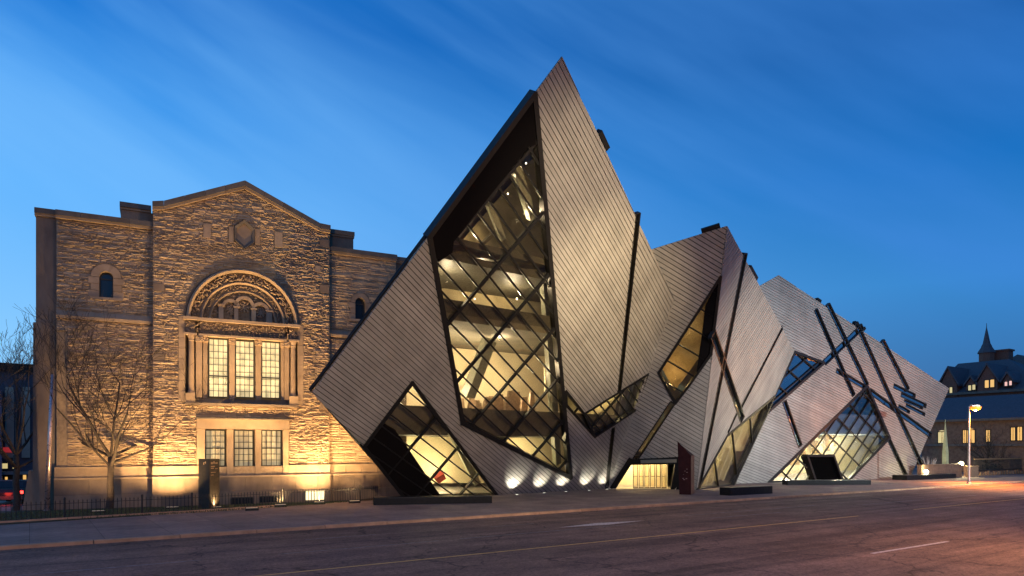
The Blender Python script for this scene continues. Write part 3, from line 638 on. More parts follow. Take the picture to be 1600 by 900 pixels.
# recessed ground lights at the foot of the big crystal
for i, x in enumerate((797, 839, 873, 909, 937)):
    P = PA.hit(x, 773 - (x - 777) * .054); P = Vector((P.x - .05, P.y - 1.0, 0)); B = P
    t = thing('ground_light', P, ['recessed pavement light at the foot of the big crystal, nearest the low corner window', 'recessed pavement light, second from the low corner window', 'middle one of the five recessed pavement lights under the big crystal', 'recessed pavement light, fourth from the low corner window', 'recessed pavement light nearest the thin strip window and the entrance'][i], 'ground light', 'recessed lights along the foot of the crystal')
    mb = MB(); mb.lathe(P, [(.16, .002), (.17, .02), (.12, .03), (.12, .022)], 12); mb.build('rim', M_pole, t)
    mb = MB(); mb.lathe(P, [(.12, .012), (.11, .024)], 12); mb.build('lens', M_led, t)
    lamp('light_beam', 'SPOT', P + Vector((0, 0, .06)), GROUND_W * (.62 if i == 0 else .36), (1, .95, .78), t, aim=P + Vector((0, .55, 2)), spot_size=R(96), spot_blend=.9, shadow_soft_size=.05)
# ================================================================== OLD STONE BUILDING
PHI = R(-7.5)
PF = Plane((math.sin(PHI), -math.cos(PHI), 0), gnd(90, 797) * 1.0)
PF = Plane((math.sin(PHI), -math.cos(PHI), 0), Vector((1.3, 47, 0)), u=(math.cos(PHI), math.sin(PHI), 0))
sb = thing('stone_museum_building', (10, 46, 0), 'floodlit old rubble-stone museum wing with low gable and big arched window', 'building')
f = lambda x, y: PF.px(x, y)
S_ = lambda x, y=600: f(x, y)[0]
def fbox(mb, s0, s1, z0, z1, d0, d1):
    mb.hexa(PF.to3(s0, z0, d0), PF.u * (s1 - s0), PF.v * (z1 - z0), PF.n * (d1 - d0))
def fpart(name, m, s0, s1, z0, z1, d0, d1, parent=None, label=None):
    mb = MB(); fbox(mb, s0, s1, z0, z1, d0, d1); return mb.build(name, m, parent or sb, label=label)
PLZ = f(250, 730)[1]; LEDZ = f(250, 745)[1]
sL, sG0, sG1, sR = S_(88), S_(239.5), S_(512), S_(619)
zwL = f(88, 341)[1]; zwR = f(560, 402)[1]
apex = f(381, 300); gl0 = f(240, 333); gl1 = f(256, 332); gr1 = f(497, 365); gr0 = f(512, 368)
GD = .45   # gable wall stands proud of the wings
# openings (s0,s1,z0,z1)
tw = [(f(325.8, 528.6), f(356.1, 621.4)), (f(367.5, 531.7), f(397, 622)), (f(408.3, 533.6), f(437, 623))]
bw = [(f(320.3, 671.7), f(351.7, 728.6)), (f(365.3, 672), f(395.6, 729)), (f(408.3, 672), f(439.2, 728))]
Bx0, Bx1, Bz0, Bz1 = S_(289), S_(463), f(375, 633)[1], f(378, 503)[1]   # tall window group
Lx0, Lx1, Lz0, Lz1 = S_(307), S_(449), f(375, 742.5)[1], f(375, 656)[1]
ac = ((S_(287.5) + S_(466.5)) / 2, f(377, 506)[1]); R0 = (S_(466.5) - S_(287.5)) / 2
arch_poly = [(ac[0] + R0 * .985 * math.cos(a), ac[1] + (f(378, 421)[1] - ac[1]) * math.sin(a)) for a in [math.pi * i / 20 for i in range(21)]]
RY = (f(378, 424)[1] - ac[1]) / (R0 * .96)     # vertical squash of the arch
hole_main = [(Bx0, Bz0), (Bx1, Bz0), (Bx1, Bz1 + .02)] + arch_poly[1:-1] + [(Bx0, Bz1 + .02)]
hole_low = [(Lx0, Lz0), (Lx1, Lz0), (Lx1, Lz1), (Lx0, Lz1)]
gab = [(sG0, PLZ), (sG1, PLZ), gr0, gr1, apex, gl1, gl0]
gab = [(sG0, PLZ), (sG1, PLZ), (sG1, gr0[1]), gr1, apex, gl1, (sG0, gl0[1])]
class Off:      # the same plane pushed outwards
    def __init__(s, d): s.p = PF.p + PF.n * d; s.u, s.v, s.n = PF.u, PF.v, PF.n
    def to3(s, u, v, o=0.0): return s.p + s.u * u + s.v * v + s.n * o
PG = Off(GD)
sheet(PG, gab, [hole_main, hole_low], -.065, 'wall', M_mortar, sb, reveal=.75)
# openings' backs
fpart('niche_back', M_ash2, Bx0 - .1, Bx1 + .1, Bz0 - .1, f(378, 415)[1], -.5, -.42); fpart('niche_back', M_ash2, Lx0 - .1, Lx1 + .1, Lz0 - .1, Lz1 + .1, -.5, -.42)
wl = lambda x, y: f(x, y)
lwin = (S_(155), S_(177), f(166, 465)[1], f(166, 424)[1]); rwin = (S_(555), S_(571), f(563, 499)[1], f(563, 465)[1])
def win_hole(w):
    s0, s1, z0, z1 = w; r = (s1 - s0) / 2; zc = z1 - r; return [(s0, z0), (s1, z0)] + [((s0 + s1) / 2 + r * math.cos(a), zc + r * math.sin(a)) for a in [math.pi * i / 10 for i in range(11)]]
PW = Off(0)
wingL = [(sL, PLZ), (sG0 + .1, PLZ), (sG0 + .1, zwL), (sL, zwL)]; wingR = [(sG1 - .1, PLZ), (sR, PLZ), (sR, zwR), (sG1 - .1, zwR)]
sheet(PW, wingL, [win_hole(lwin)], -.065, 'wall', M_mortar, sb, reveal=.5); sheet(PW, wingR, [win_hole(rwin)], -.065, 'wall', M_mortar, sb, reveal=.5)
sdP = S_(55, 450); sRP = S_(637)
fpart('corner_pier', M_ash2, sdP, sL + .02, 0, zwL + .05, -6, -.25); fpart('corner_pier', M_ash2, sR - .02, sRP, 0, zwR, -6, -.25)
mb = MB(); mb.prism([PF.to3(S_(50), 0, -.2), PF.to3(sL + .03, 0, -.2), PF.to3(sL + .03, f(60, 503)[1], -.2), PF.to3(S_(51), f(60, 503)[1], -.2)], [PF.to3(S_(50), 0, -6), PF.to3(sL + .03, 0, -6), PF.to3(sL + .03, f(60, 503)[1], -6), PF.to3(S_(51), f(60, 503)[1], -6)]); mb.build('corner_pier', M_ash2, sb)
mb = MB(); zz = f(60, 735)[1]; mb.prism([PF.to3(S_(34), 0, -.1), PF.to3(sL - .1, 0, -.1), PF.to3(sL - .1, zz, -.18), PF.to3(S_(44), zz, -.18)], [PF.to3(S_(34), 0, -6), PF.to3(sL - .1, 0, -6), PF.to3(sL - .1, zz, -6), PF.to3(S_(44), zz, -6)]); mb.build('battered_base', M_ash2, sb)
# main volume behind
mb = MB()
for (s0, s1, z) in ((sL, sG0, zwL - .3), (sG1, sR, zwR - .3)): fbox(mb, s0, s1, 0, z, -18, -.7)
mb.prism([PF.to3(p[0], p[1] - .15 if p[1] > 5 else 0, -.6) for p in gab], [PF.to3(p[0], p[1] - .15 if p[1] > 5 else 0, -18) for p in gab])
mb.build('main_volume', M_mortar, sb)
shl = f(188, 322); shr = f(553, 371)
fpart('shoulder', M_ash2, shl[0], sG0 + .05, zwL - .2, f(215, 326)[1], -3, -.55); fpart('shoulder', M_ash2, sG1 - .05, shr[0], zwR - .2, f(530, 369)[1], -3, -.15)
# copings
def cope(pts, d0, d1, h, parent=None, m=None):
    out = []
    for (a, b) in zip(pts, pts[1:]):
        l = math.dist(a, b); n = max(1, round(l / 1.3))
        for i in range(n):
            p = (a[0] + (b[0] - a[0]) * i / n, a[1] + (b[1] - a[1]) * i / n); q = (a[0] + (b[0] - a[0]) * (i + 1) / n - .012, a[1] + (b[1] - a[1]) * (i + 1) / n)
            for (z0, z1, da, db) in ((0, h * .3, d0, d1 - .10), (h * .3, h, d0, d1)):
                mb = MB(); mb.prism([PF.to3(p[0], p[1] + z0, db), PF.to3(q[0], q[1] + z0, db), PF.to3(q[0], q[1] + z1, db), PF.to3(p[0], p[1] + z1, db)], [PF.to3(p[0], p[1] + z0, da), PF.to3(q[0], q[1] + z0, da), PF.to3(q[0], q[1] + z1, da), PF.to3(p[0], p[1] + z1, da)])
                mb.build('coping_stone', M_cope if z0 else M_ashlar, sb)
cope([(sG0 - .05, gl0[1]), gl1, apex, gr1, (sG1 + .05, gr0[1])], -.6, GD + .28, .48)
cope([(sL - .02, zwL), (sG0 - .02, zwL)], -.6, .3, .42); cope([(sG1 + .06, zwR), (sR, zwR)], -.6, .3, .42)
cope([(sdP - .05, zwL + .06), (sL - .04, zwL + .06)], -6, -.02, .42); cope([(sR + .02, zwR - .01), (sRP + .1, zwR - .01)], -6, -.02, .40)
cope([(shl[0] - .05, f(215, 326)[1]), (sG0 - .1, f(215, 326)[1])], -3, -.35, .4); cope([(sG1 + .12, f(530, 369)[1]), (shr[0] + .05, f(530, 369)[1])], -3, .05, .4)
# belt courses on the wings
for (s0, s1, za, zb) in ((sL, sG0 - .02, f(160, 502)[1], f(160, 489)[1]), (sG1 + .02, sR, f(560, 529)[1], f(560, 519)[1])):
    n = 5
    for i in range(n):
        a = s0 + (s1 - s0) * i / n; b = s0 + (s1 - s0) * (i + 1) / n - .012
        mb = MB(); mb.prism([PF.to3(a, za, -.1), PF.to3(a, za, .16), PF.to3(a, za + (zb - za) * .35, .2), PF.to3(a, zb, .02), PF.to3(a, zb, -.1)], [PF.to3(b, za, -.1), PF.to3(b, za, .16), PF.to3(b, za + (zb - za) * .35, .2), PF.to3(b, zb, .02), PF.to3(b, zb, -.1)]); mb.build('belt_stone', M_ashlar, sb)
# plinth: two dressed courses
def course(s0, s1, z0, z1, d0, d1, w, m, hole=None, shared=None):
    s = s0
    while s < s1 - .05:
        e = min(s1, s + w * random.uniform(.8, 1.25)); e = s1 if s1 - e < .35 else e
        if not (hole and s < hole[1] and e > hole[0]): fpart('ashlar_block', m, s + .006, e - .006, z0 + .005, z1 - .005, d0, d1 + random.uniform(-.006, .006))
        elif s < hole[0] - .1: fpart('ashlar_block', m, s + .006, hole[0] - .006, z0 + .005, z1 - .005, d0, d1)
        elif e > hole[1] + .1: fpart('ashlar_block', m, hole[1] + .006, e - .006, z0 + .005, z1 - .005, d0, d1)
        s = e
for (s0, s1, dd) in ((sL - .1, sG0 - .05, 0), (sG0 - .05, sG1 + .05, GD), (sG1 + .05, sRP, 0)):
    fpart('plinth_backing', M_mortar, s0, s1, 0, PLZ, -.3, dd - .02)
    hl = (Lx0, Lx1) if dd else None
    course(s0, s1, LEDZ, PLZ, dd - .1, dd + .06, 1.3, M_ashlar, hl)
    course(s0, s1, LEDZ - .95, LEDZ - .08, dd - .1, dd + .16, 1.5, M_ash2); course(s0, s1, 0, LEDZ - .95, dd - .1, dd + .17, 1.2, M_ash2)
    fpart('plinth_ledge', M_ashlar, s0, s1, LEDZ - .08, LEDZ + .02, dd - .1, dd + .19)
    if dd: fpart('plinth_ledge', M_ashlar, s0, Lx0, PLZ - .02, PLZ + .06, dd - .1, dd + .09); fpart('plinth_ledge', M_ashlar, Lx1, s1, PLZ - .02, PLZ + .06, dd - .1, dd + .09)
    else: fpart('plinth_ledge', M_ashlar, s0, s1, PLZ - .02, PLZ + .06, dd - .1, dd + .09)
# ---- rubble stones
STN = []
def poly_iv(poly, z):
    xs = []
    for i in range(len(poly)):
        a, b = poly[i], poly[(i + 1) % len(poly)]
        if (a[1] - z) * (b[1] - z) < 0: xs.append(a[0] + (b[0] - a[0]) * (z - a[1]) / (b[1] - a[1]))
    xs.sort(); return list(zip(xs[::2], xs[1::2]))
def sub_iv(iv, cut):
    out = []
    for a, b in iv:
        if cut[1] <= a or cut[0] >= b: out.append((a, b)); continue
        if cut[0] > a: out.append((a, cut[0]))
        if cut[1] < b: out.append((cut[1], b))
    return out
def rubble(outer, blocks, dd, rough=.10, lmin=.25, lmax=.95, hs=1.0):
    zs = [p[1] for p in outer]; z = min(zs) + .06
    while z < max(zs) - .05:
        h = random.choice((.065, .075, .085, .10, .11, .13, .15, .19)) * hs ; zm = z + h / 2; iv = poly_iv(outer, zm)
        for bl in blocks:
            for zq in (z + .01, zm, z + h - .01):
                for c in poly_iv(bl, zq): iv = sub_iv(iv, (c[0] - .01, c[1] + .01))
        for a, b in iv:
            s = a
            while s < b - .04:
                l = min(b - s, random.uniform(lmin, lmax) * (.6 + 1.6 * h)); l = b - s if b - s - l < .15 else l
                splits = [(z, z + h)] if h < .2 or random.random() < .5 else [(z, z + h * random.uniform(.35, .6))]
                if len(splits) == 1 and splits[0][1] < z + h - .01: splits.append((splits[0][1], z + h))
                for (za, zb) in splits:
                    g_ = .008; s0, s1 = s + g_, s + l - g_; z0, z1 = za + g_ * .7, zb - g_ * .7
                    if s1 - s0 < .03: continue
                    dmid = dd + random.gauss(0, rough * .35); j = lambda k=.03: random.uniform(-k, k)
                    F = [(s0, z0 + j(.015), dmid - .03 + j(.02)), (s1, z0 + j(.015), dmid - .03 + j(.02)), (s1 + j(.01), z1, dmid - .02 + j(.02)), (s0 + j(.01), z1, dmid - .02 + j(.02))]
                    ms, mz = (s0 + s1) / 2 + (s1 - s0) * j(.25), (z0 + z1) / 2 + (z1 - z0) * j(.3)
                    mid = [(s0 + (ms - s0) * .5, mz + j(.015), dmid + rough * random.uniform(.1, .7)), (s1 + (ms - s1) * .5, mz + j(.015), dmid + rough * random.uniform(.1, .7))]
                    Bk = [(s0, z0), (s1, z0), (s1, z1), (s0, z1)]
                    vs = [PF.to3(*p) for p in F] + [PF.to3(*p) for p in mid] + [PF.to3(*p, dd - .12) for p in Bk]
                    fs = [(0, 1, 5, 4), (1, 2, 5), (2, 3, 4, 5), (3, 0, 4), (0, 6, 7, 1), (1, 7, 8, 2), (2, 8, 9, 3), (3, 9, 6, 0)]
                    STN.append(((s1 - s0) * (z1 - z0), vs, fs))
                s += l
        z += h
def rect(s0, s1, z0, z1): return [(s0, z0), (s1, z0), (s1, z1), (s0, z1)]
hexc = f(380.5, 370); hw = S_(396) - S_(365); hh = f(380, 347)[1] - f(380, 392)[1]
hexp = [(hexc[0] - hw / 2, hexc[1] - hh * .22), (hexc[0], hexc[1] - hh / 2), (hexc[0] + hw / 2, hexc[1] - hh * .22), (hexc[0] + hw / 2, hexc[1] + hh * .22), (hexc[0], hexc[1] + hh / 2), (hexc[0] - hw / 2, hexc[1] + hh * .22)]
hole_arch = [(Bx0 - .35, Bz0 + .1), (Bx1 + .35, Bz0 + .1), (Bx1 + .35, Bz1)] + [(ac[0] + (R0 + .02) * math.cos(a), ac[1] + (R0 + .02) * RY * math.sin(a)) for a in [math.pi * i / 20 for i in range(21)]] + [(Bx0 - .35, Bz1)]
blk = [(f(316.6, 375), f(329, 354)), (f(427, 389), f(440, 366.6)), (f(490, 428), f(499, 418)), (f(365 - 9, 382), f(364, 358)), (f(397, 385), f(405, 362))]
blkr = [rect(a[0], b[0], a[1], b[1]) for a, b in blk]
qo = []
zq = PLZ + .1
while zq < gr0[1] - .6:
    hq = random.uniform(.35, .6)
    if random.random() < .12: qo.append((sG0, sG0 + random.choice((.35, .6)), zq, zq + hq))
    if random.random() < .12: qo.append((sG1 - random.choice((.35, .6)), sG1, zq, zq + hq))
    zq += hq
low_blk = rect(Lx0 - .02, Lx1 + .02, Lz0 - 1, Lz1 + .05)
rubble(gab, [hole_arch, low_blk, hexp] + blkr + [rect(*q) for q in qo], GD, .048, hs=.88)
sr_l = rect(S_(146), S_(187), f(166, 469)[1], f(166, 430)[1]); arL = (lwin[0] + lwin[1]) / 2
def surround_poly(w, t):
    s0, s1, z0, z1 = w; r = (s1 - s0) / 2; zc = z1 - r; c = (s0 + s1) / 2; ro = r + t
    return [(c - ro, z0 - .12), (c + ro, z0 - .12)] + [(c + ro * math.cos(a), zc + ro * math.sin(a)) for a in [math.pi * i / 10 for i in range(11)]]
spL = surround_poly(lwin, .42); spR = surround_poly(rwin, .30)
beltL = rect(sL - 1, sG0 + 1, f(160, 502)[1], f(160, 489)[1]); beltR = rect(sG1 - 1, sR + 1, f(560, 529)[1], f(560, 519)[1])
rubble(wingL, [spL, beltL, rect(sL, sL + .5, PLZ, f(100, 520)[1])], 0, .045, hs=.88)
rubble([(sG1 + .02, PLZ), (sR, PLZ), (sR, zwR), (sG1 + .02, zwR)], [spR, beltR], 0, .03, .5, 1.6, 1.6)
STN.sort(key=lambda q: -q[0])
for a, vs, fs in STN[:300]: b = MB(); b.add(vs, fs); b.build('stone', M_stoneo, sb)
b = MB()
for a, vs, fs in STN[300:]: b.add(vs, fs)
b.build('small_stones', M_stone, sb, kind='stuff')
for (s0, s1, z0, z1) in qo: fpart('quoin', M_ash2, s0 + .01, s1 - .01, z0 + .01, z1 - .01, GD - .1, GD + random.uniform(.0, .03))
for a, b_ in blk: fpart('carved_block', M_ashlar, a[0] + .01, b_[0] - .01, a[1] + .01, b_[1] - .01, GD - .1, GD + .05)
# return faces of the proud gable
fpart('gable_return', M_ashlar, sG0 - .01, sG0 + .01, PLZ, gl0[1], -.1, GD); fpart('gable_return', M_ashlar, sG1 - .01, sG1 + .01, PLZ, gr0[1], -.1, GD)
# hexagonal plaque
def ringpoly(poly, k): c = (sum(p[0] for p in poly) / len(poly), sum(p[1] for p in poly) / len(poly)); return [(c[0] + (p[0] - c[0]) * k, c[1] + (p[1] - c[1]) * k) for p in poly]
mb = MB(); h1, h2 = hexp, ringpoly(hexp, .78)
for i in range(6):
    a, b_, c, d = h1[i], h1[(i + 1) % 6], h2[(i + 1) % 6], h2[i]
    mb.prism([PF.to3(*a, GD + .16), PF.to3(*b_, GD + .16), PF.to3(*c, GD + .1), PF.to3(*d, GD + .1)], [PF.to3(*a, GD - .1), PF.to3(*b_, GD - .1), PF.to3(*c, GD - .1), PF.to3(*d, GD - .1)])
pq = mb.build('plaque_frame', M_cope, sb); mb = MB(); mb.prism([PF.to3(*p, GD - .02) for p in h2], [PF.to3(*p, GD - .15) for p in h2]); mb.build('plaque', M_ashlar, sb)
# small arched windows of the wings
for w, t in ((lwin, .42), (rwin, .30)):
    s0, s1, z0, z1 = w; r = (s1 - s0) / 2; zc = z1 - r; c = (s0 + s1) / 2; ro = r + t
    P_in = [(s0, z0)] + [(c - r * math.cos(a), zc + r * math.sin(a)) for a in [math.pi * i / 12 for i in range(13)]] + [(s1, z0)]
    P_out = [(c - ro, z0)] + [(c - ro * math.cos(a), zc + ro * math.sin(a)) for a in [math.pi * i / 12 for i in range(13)]] + [(c + ro, z0)]
    for i in range(0, 14):
        q = [P_out[i], P_out[i + 1], P_in[i + 1], P_in[i]]
        if i in (0, 13):
            for k in range(3):
                a0, a1 = k / 3, (k + 1) / 3 - .02; lo = q[0][1] if i == 0 else q[1][1]; hi = max(p[1] for p in q); xo, xi = (q[0][0], q[3][0]) if i == 0 else (q[1][0], q[2][0])
                ex_ = (.12 if k % 2 == 0 else 0) * (-1 if i == 0 else 1)
                fpart('surround_block', M_ashlar, min(xo + ex_, xi), max(xo + ex_, xi), lo + (hi - lo) * a0, lo + (hi - lo) * a1, -.4, .03)
        else:
            mb = MB(); mb.prism([PF.to3(*p, .03) for p in q], [PF.to3(*p, -.4) for p in q]); mb.build('surround_block', M_ashlar, sb)
    fpart('window_sill', M_ashlar, c - ro - .05, c + ro + .05, z0 - .14, z0, -.4, .08)
    mb = MB(); 
    for (a, b_) in zip(P_in, P_in[1:]): mb.beam(PF.to3(*a), PF.to3(*b_), PF.n, .14, .1, -.3)
    fbox(mb, s0, s1, (z0 + zc) / 2 + .5, (z0 + zc) / 2 + .56, -.4, -.32)
    ww = mb.build('window', M_munt, sb); mb = MB(); mb.prism([PF.to3(*p, -.38) for p in P_in], [PF.to3(*p, -.41) for p in P_in]); mb.build('pane', M_dark, ww)
# arch rings and carving
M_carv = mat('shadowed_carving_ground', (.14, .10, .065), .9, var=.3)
def annulus(name, r1, r2, d, m, back=-.4, k=26, a0=0, a1=math.pi, taper=0):
    mb = MB()
    for i in range(k):
        t0, t1 = a0 + (a1 - a0) * i / k, a0 + (a1 - a0) * (i + 1) / k
        p = lambda r, t: (ac[0] + r * math.cos(t), ac[1] + r * RY * math.sin(t))
        q = [p(r1, t0), p(r1, t1), p(r2, t1), p(r2, t0)]; rm = (r1 + r2) / 2; qm = [p(rm, t0), p(rm, t1)]
        A = [PF.to3(*x, d - taper) for x in q]; Mi = [PF.to3(*x, d) for x in qm]; Bk = [PF.to3(*x, back) for x in q]
        mb.add(A + Mi + Bk, [(0, 1, 5, 4), (4, 5, 2, 3), (0, 6, 7, 1), (2, 8, 9, 3)])
    return mb.build(name, m, sb)
def lumps(mb, r1, r2, n, d, size):
    for i in range(n):
        t = math.pi * (i + random.random()) / n; r = random.uniform(r2 + .04, r1 - .04); c = (ac[0] + r * math.cos(t), ac[1] + r * RY * math.sin(t)); a = random.random() * 3.14
        ax = (PF.u * math.cos(a) + PF.v * math.sin(a), -PF.u * math.sin(a) + PF.v * math.cos(a), PF.n)
        mb.blob(PF.to3(*c, d), size * random.uniform(.7, 2.0), size * random.uniform(.45, .9), size * random.uniform(.7, 1.5), ax)
k_ = R0 / 90.0
r = [R0 * v for v in (.97, .90, .75, .665, .60, .575)]
annulus('hood_mould', r[0], r[1], GD + .26, M_ashlar, taper=.10)
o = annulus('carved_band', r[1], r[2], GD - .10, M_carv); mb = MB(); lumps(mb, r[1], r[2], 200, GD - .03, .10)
mb.build('foliage_carving', M_ashlar, sb, kind='stuff')
annulus('roll_mould', r[2], r[3] + .1, GD + .04, M_ashlar, taper=.12)
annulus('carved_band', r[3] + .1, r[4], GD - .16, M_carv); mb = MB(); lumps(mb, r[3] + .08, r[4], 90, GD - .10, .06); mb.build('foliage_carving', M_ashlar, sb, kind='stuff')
annulus('roll_mould', r[4], r[4] - .14, GD - .08, M_ashlar, taper=.08)
mb = MB(); tp = [(ac[0] + (r[4] - .1) * math.cos(math.pi * i / 20), ac[1] + (r[4] - .1) * RY * math.sin(math.pi * i / 20)) for i in range(21)]
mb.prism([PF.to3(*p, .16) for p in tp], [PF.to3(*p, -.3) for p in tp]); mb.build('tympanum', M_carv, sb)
base_t = Bz1
for (cx, rr_, hh_) in ((360, .42, 1.05), (381, .46, 1.35), (406, .42, 1.0)):
    c = S_(cx); zc = base_t + hh_ * .72
    mb = MB()
    for i in range(12):
        t0, t1 = math.pi * i / 12, math.pi * (i + 1) / 12
        q = [(c + (rr_ + .13) * math.cos(t0), zc + (rr_ + .13) * math.sin(t0)), (c + (rr_ + .13) * math.cos(t1), zc + (rr_ + .13) * math.sin(t1)), (c + rr_ * .86 * math.cos(t1), zc + rr_ * .86 * math.sin(t1)), (c + rr_ * .86 * math.cos(t0), zc + rr_ * .86 * math.sin(t0))]
        mb.prism([PF.to3(*p, .34) for p in q], [PF.to3(*p, .05) for p in q])
    mb.build('blind_arch', M_ashlar, sb); mb = MB()
    for i in range(26):
        a = random.random() * 6.28; q = random.random() ** .5 * rr_ * .75; mb.blob(PF.to3(c + q * math.cos(a), zc + q * math.sin(a) - .1, .20), .08, .06, .10, (PF.u, PF.v, PF.n))
    for i in range(8): t0 = 6.28 * i / 8; mb.beam(PF.to3(c, zc - .1, .24), PF.to3(c + rr_ * .7 * math.cos(t0), zc - .1 + rr_ * .7 * math.sin(t0), .24), PF.n, .05, .1)
    mb.build('rosette_carving', M_ashlar, sb)
for (xa, xb, hh_) in ((341, 348.5, .95), (365, 371.5, .9), (392, 399, .85), (415, 424, .8)):
    fpart('pilaster', M_ashlar, S_(xa), S_(xb), base_t, base_t + hh_ * .9, 0, .33); fpart('capital', M_ashlar, S_(xa) - .05, S_(xb) + .05, base_t + hh_ * .9, base_t + hh_, 0, .38)
mb = MB()
for (cx, n, w_) in ((330, 16, .42), (433, 16, .42), (381, 60, 1.75)):
    for i in range(n): mb.blob(PF.to3(S_(cx) + random.uniform(-w_, w_), base_t + (random.uniform(.1, .75) if n == 16 else random.uniform(1.35, 1.95)), .20), .12, .08, .10, (PF.u, PF.v, PF.n))
mb.build('relief_carving', M_ashlar, sb, kind='stuff')
# cornice, frieze
cz = Bz1
for (s0, s1, dd) in ((Bx0 - .12, S_(308), .30), (S_(308), S_(447), .20), (S_(447), Bx1 + .12, .30)):
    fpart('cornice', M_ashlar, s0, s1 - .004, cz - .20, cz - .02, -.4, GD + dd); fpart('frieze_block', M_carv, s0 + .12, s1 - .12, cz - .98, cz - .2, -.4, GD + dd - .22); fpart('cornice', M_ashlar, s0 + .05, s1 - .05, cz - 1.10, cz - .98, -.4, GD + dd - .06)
mb = MB()
for i in range(260):
    s = random.uniform(Bx0 + .05, Bx1 - .05); dd = .08 if S_(308) > s or s > S_(447) else -.02; a = random.random() * 3
    mb.blob(PF.to3(s, cz - random.uniform(.28, .92), GD + dd + .01), random.uniform(.05, .14), random.uniform(.03, .07), random.uniform(.05, .1), (PF.u * math.cos(a) + PF.v * math.sin(a), -PF.u * math.sin(a) + PF.v * math.cos(a), PF.n))
mb.build('frieze_carving', M_ashlar, sb, kind='stuff')
# columns, pilasters, pedestals
zt = cz - 1.10; zb = Bz0 + .62
def column(xa, xb, dd):
    c = PF.to3((S_(xa) + S_(xb)) / 2, 0, dd); rr_ = (S_(xb) - S_(xa)) / 2
    col_ = None; mb = MB(); mb.lathe(c, [(rr_ * 1.25, zb), (rr_ * 1.25, zb + .08), (rr_, zb + .2), (rr_ * .98, (zb + zt) / 2), (rr_ * .9, zt - .35), (rr_ * 1.1, zt - .3), (rr_ * .95, zt - .25), (rr_ * 1.35, zt - .05), (rr_ * 1.35, zt)], 14); mb.build('column', M_ashlar, sb, smooth=False)
column(294, 303, GD - .02); column(452, 460, GD - .02)
for xa, xb in ((289, 304), (449.5, 463)): fpart('pedestal', M_ashlar, S_(xa), S_(xb), Bz0 - .02, zb, -.3, GD + .22)
for xa, xb, dd in ((305.5, 315, .12), (316.5, 323.5, -.02), (357.5, 366, -.02), (398.5, 407, -.02), (438.5, 442.5, -.02), (443, 450, .12)):
    fpart('pilaster', M_ashlar, S_(xa), S_(xb), Bz0 + .35, zt - .35, -.4, GD + dd - .12); fpart('capital', M_ashlar, S_(xa) - .04, S_(xb) + .04, zt - .35, zt, -.4, GD + dd)
    mb = MB()
    for i in range(7): mb.blob(PF.to3(random.uniform(S_(xa), S_(xb)), zt - random.uniform(.05, .3), GD + dd), .07, .05, .06, (PF.u, PF.v, PF.n))
    mb.build('capital_carving', M_ashlar, sb)
fpart('window_sill', M_ash2, Bx0 - .02, Bx1 + .02, Bz0 - .10, Bz0 + .04, -.3, GD + .26); fpart('window_sill', M_ash2, S_(305), S_(449), Bz0 + .04, Bz0 + .33, -.3, GD - .15)
for i in range(8):
    for (s0, s1) in ((Bx0 - .36, Bx0 - .01), (Bx1 + .01, Bx1 + .36)):
        h0 = Bz0 + .1 + i * (Bz1 - Bz0 - .1) / 8; h1_ = Bz0 + .1 + (i + 1) * (Bz1 - Bz0 - .1) / 8 - .02
        fpart('jamb_stone', M_ashlar, s0, s1, h0, h1_, -.1, GD + .01)
# glazed windows
def grid_window(a, b, nx, nz, transom, pm, dd, curtain=False):
    s0, s1, z0, z1 = a[0], b[0], b[1], a[1]; mb = MB(); t = .05
    for q in ((s0 - .02, s0 + t, z0, z1), (s1 - t, s1 + .02, z0, z1), (s0 + t, s1 - t, z0, z0 + t), (s0 + t, s1 - t, z1 - t, z1)): fbox(mb, *q, dd - .04, dd + .06)
    zt_ = z0 + (z1 - z0) * transom; fbox(mb, s0 + t, s1 - t, zt_ - .04, zt_ + .04, dd - .03, dd + .05)
    w = mb.build('window', M_munt, sb); me = None
    for i in range(1, nx): fm = MB(); x = s0 + (s1 - s0) * i / nx; fbox(fm, x - .015, x + .015, z0 + t, z1 - t, dd, dd + .03); fm.build('glazing_bar', M_munt, w)
    for j in range(1, nz):
        z = z0 + (z1 - z0) * j / nz
        if abs(z - zt_) > .09: fm = MB(); fbox(fm, s0 + t, s1 - t, z - .015, z + .015, dd, dd + .026); fm.build('glazing_bar', M_munt, w)
    for i in range(nx):
        for j in range(nz):
            m = MB(); fbox(m, s0 + (s1 - s0) * i / nx + .004, s0 + (s1 - s0) * (i + 1) / nx - .004, z0 + (z1 - z0) * j / nz + .004, z0 + (z1 - z0) * (j + 1) / nz - .004, dd - .03, dd - .018); m.build('pane', pm, w)
    return w
for a, b in tw: grid_window(a, b, 4, 9, 1 / 3 + .03, M_pane_hi, .02)
for a, b in bw: grid_window(a, b, 4, 6, .5, M_pane_lo, .05)
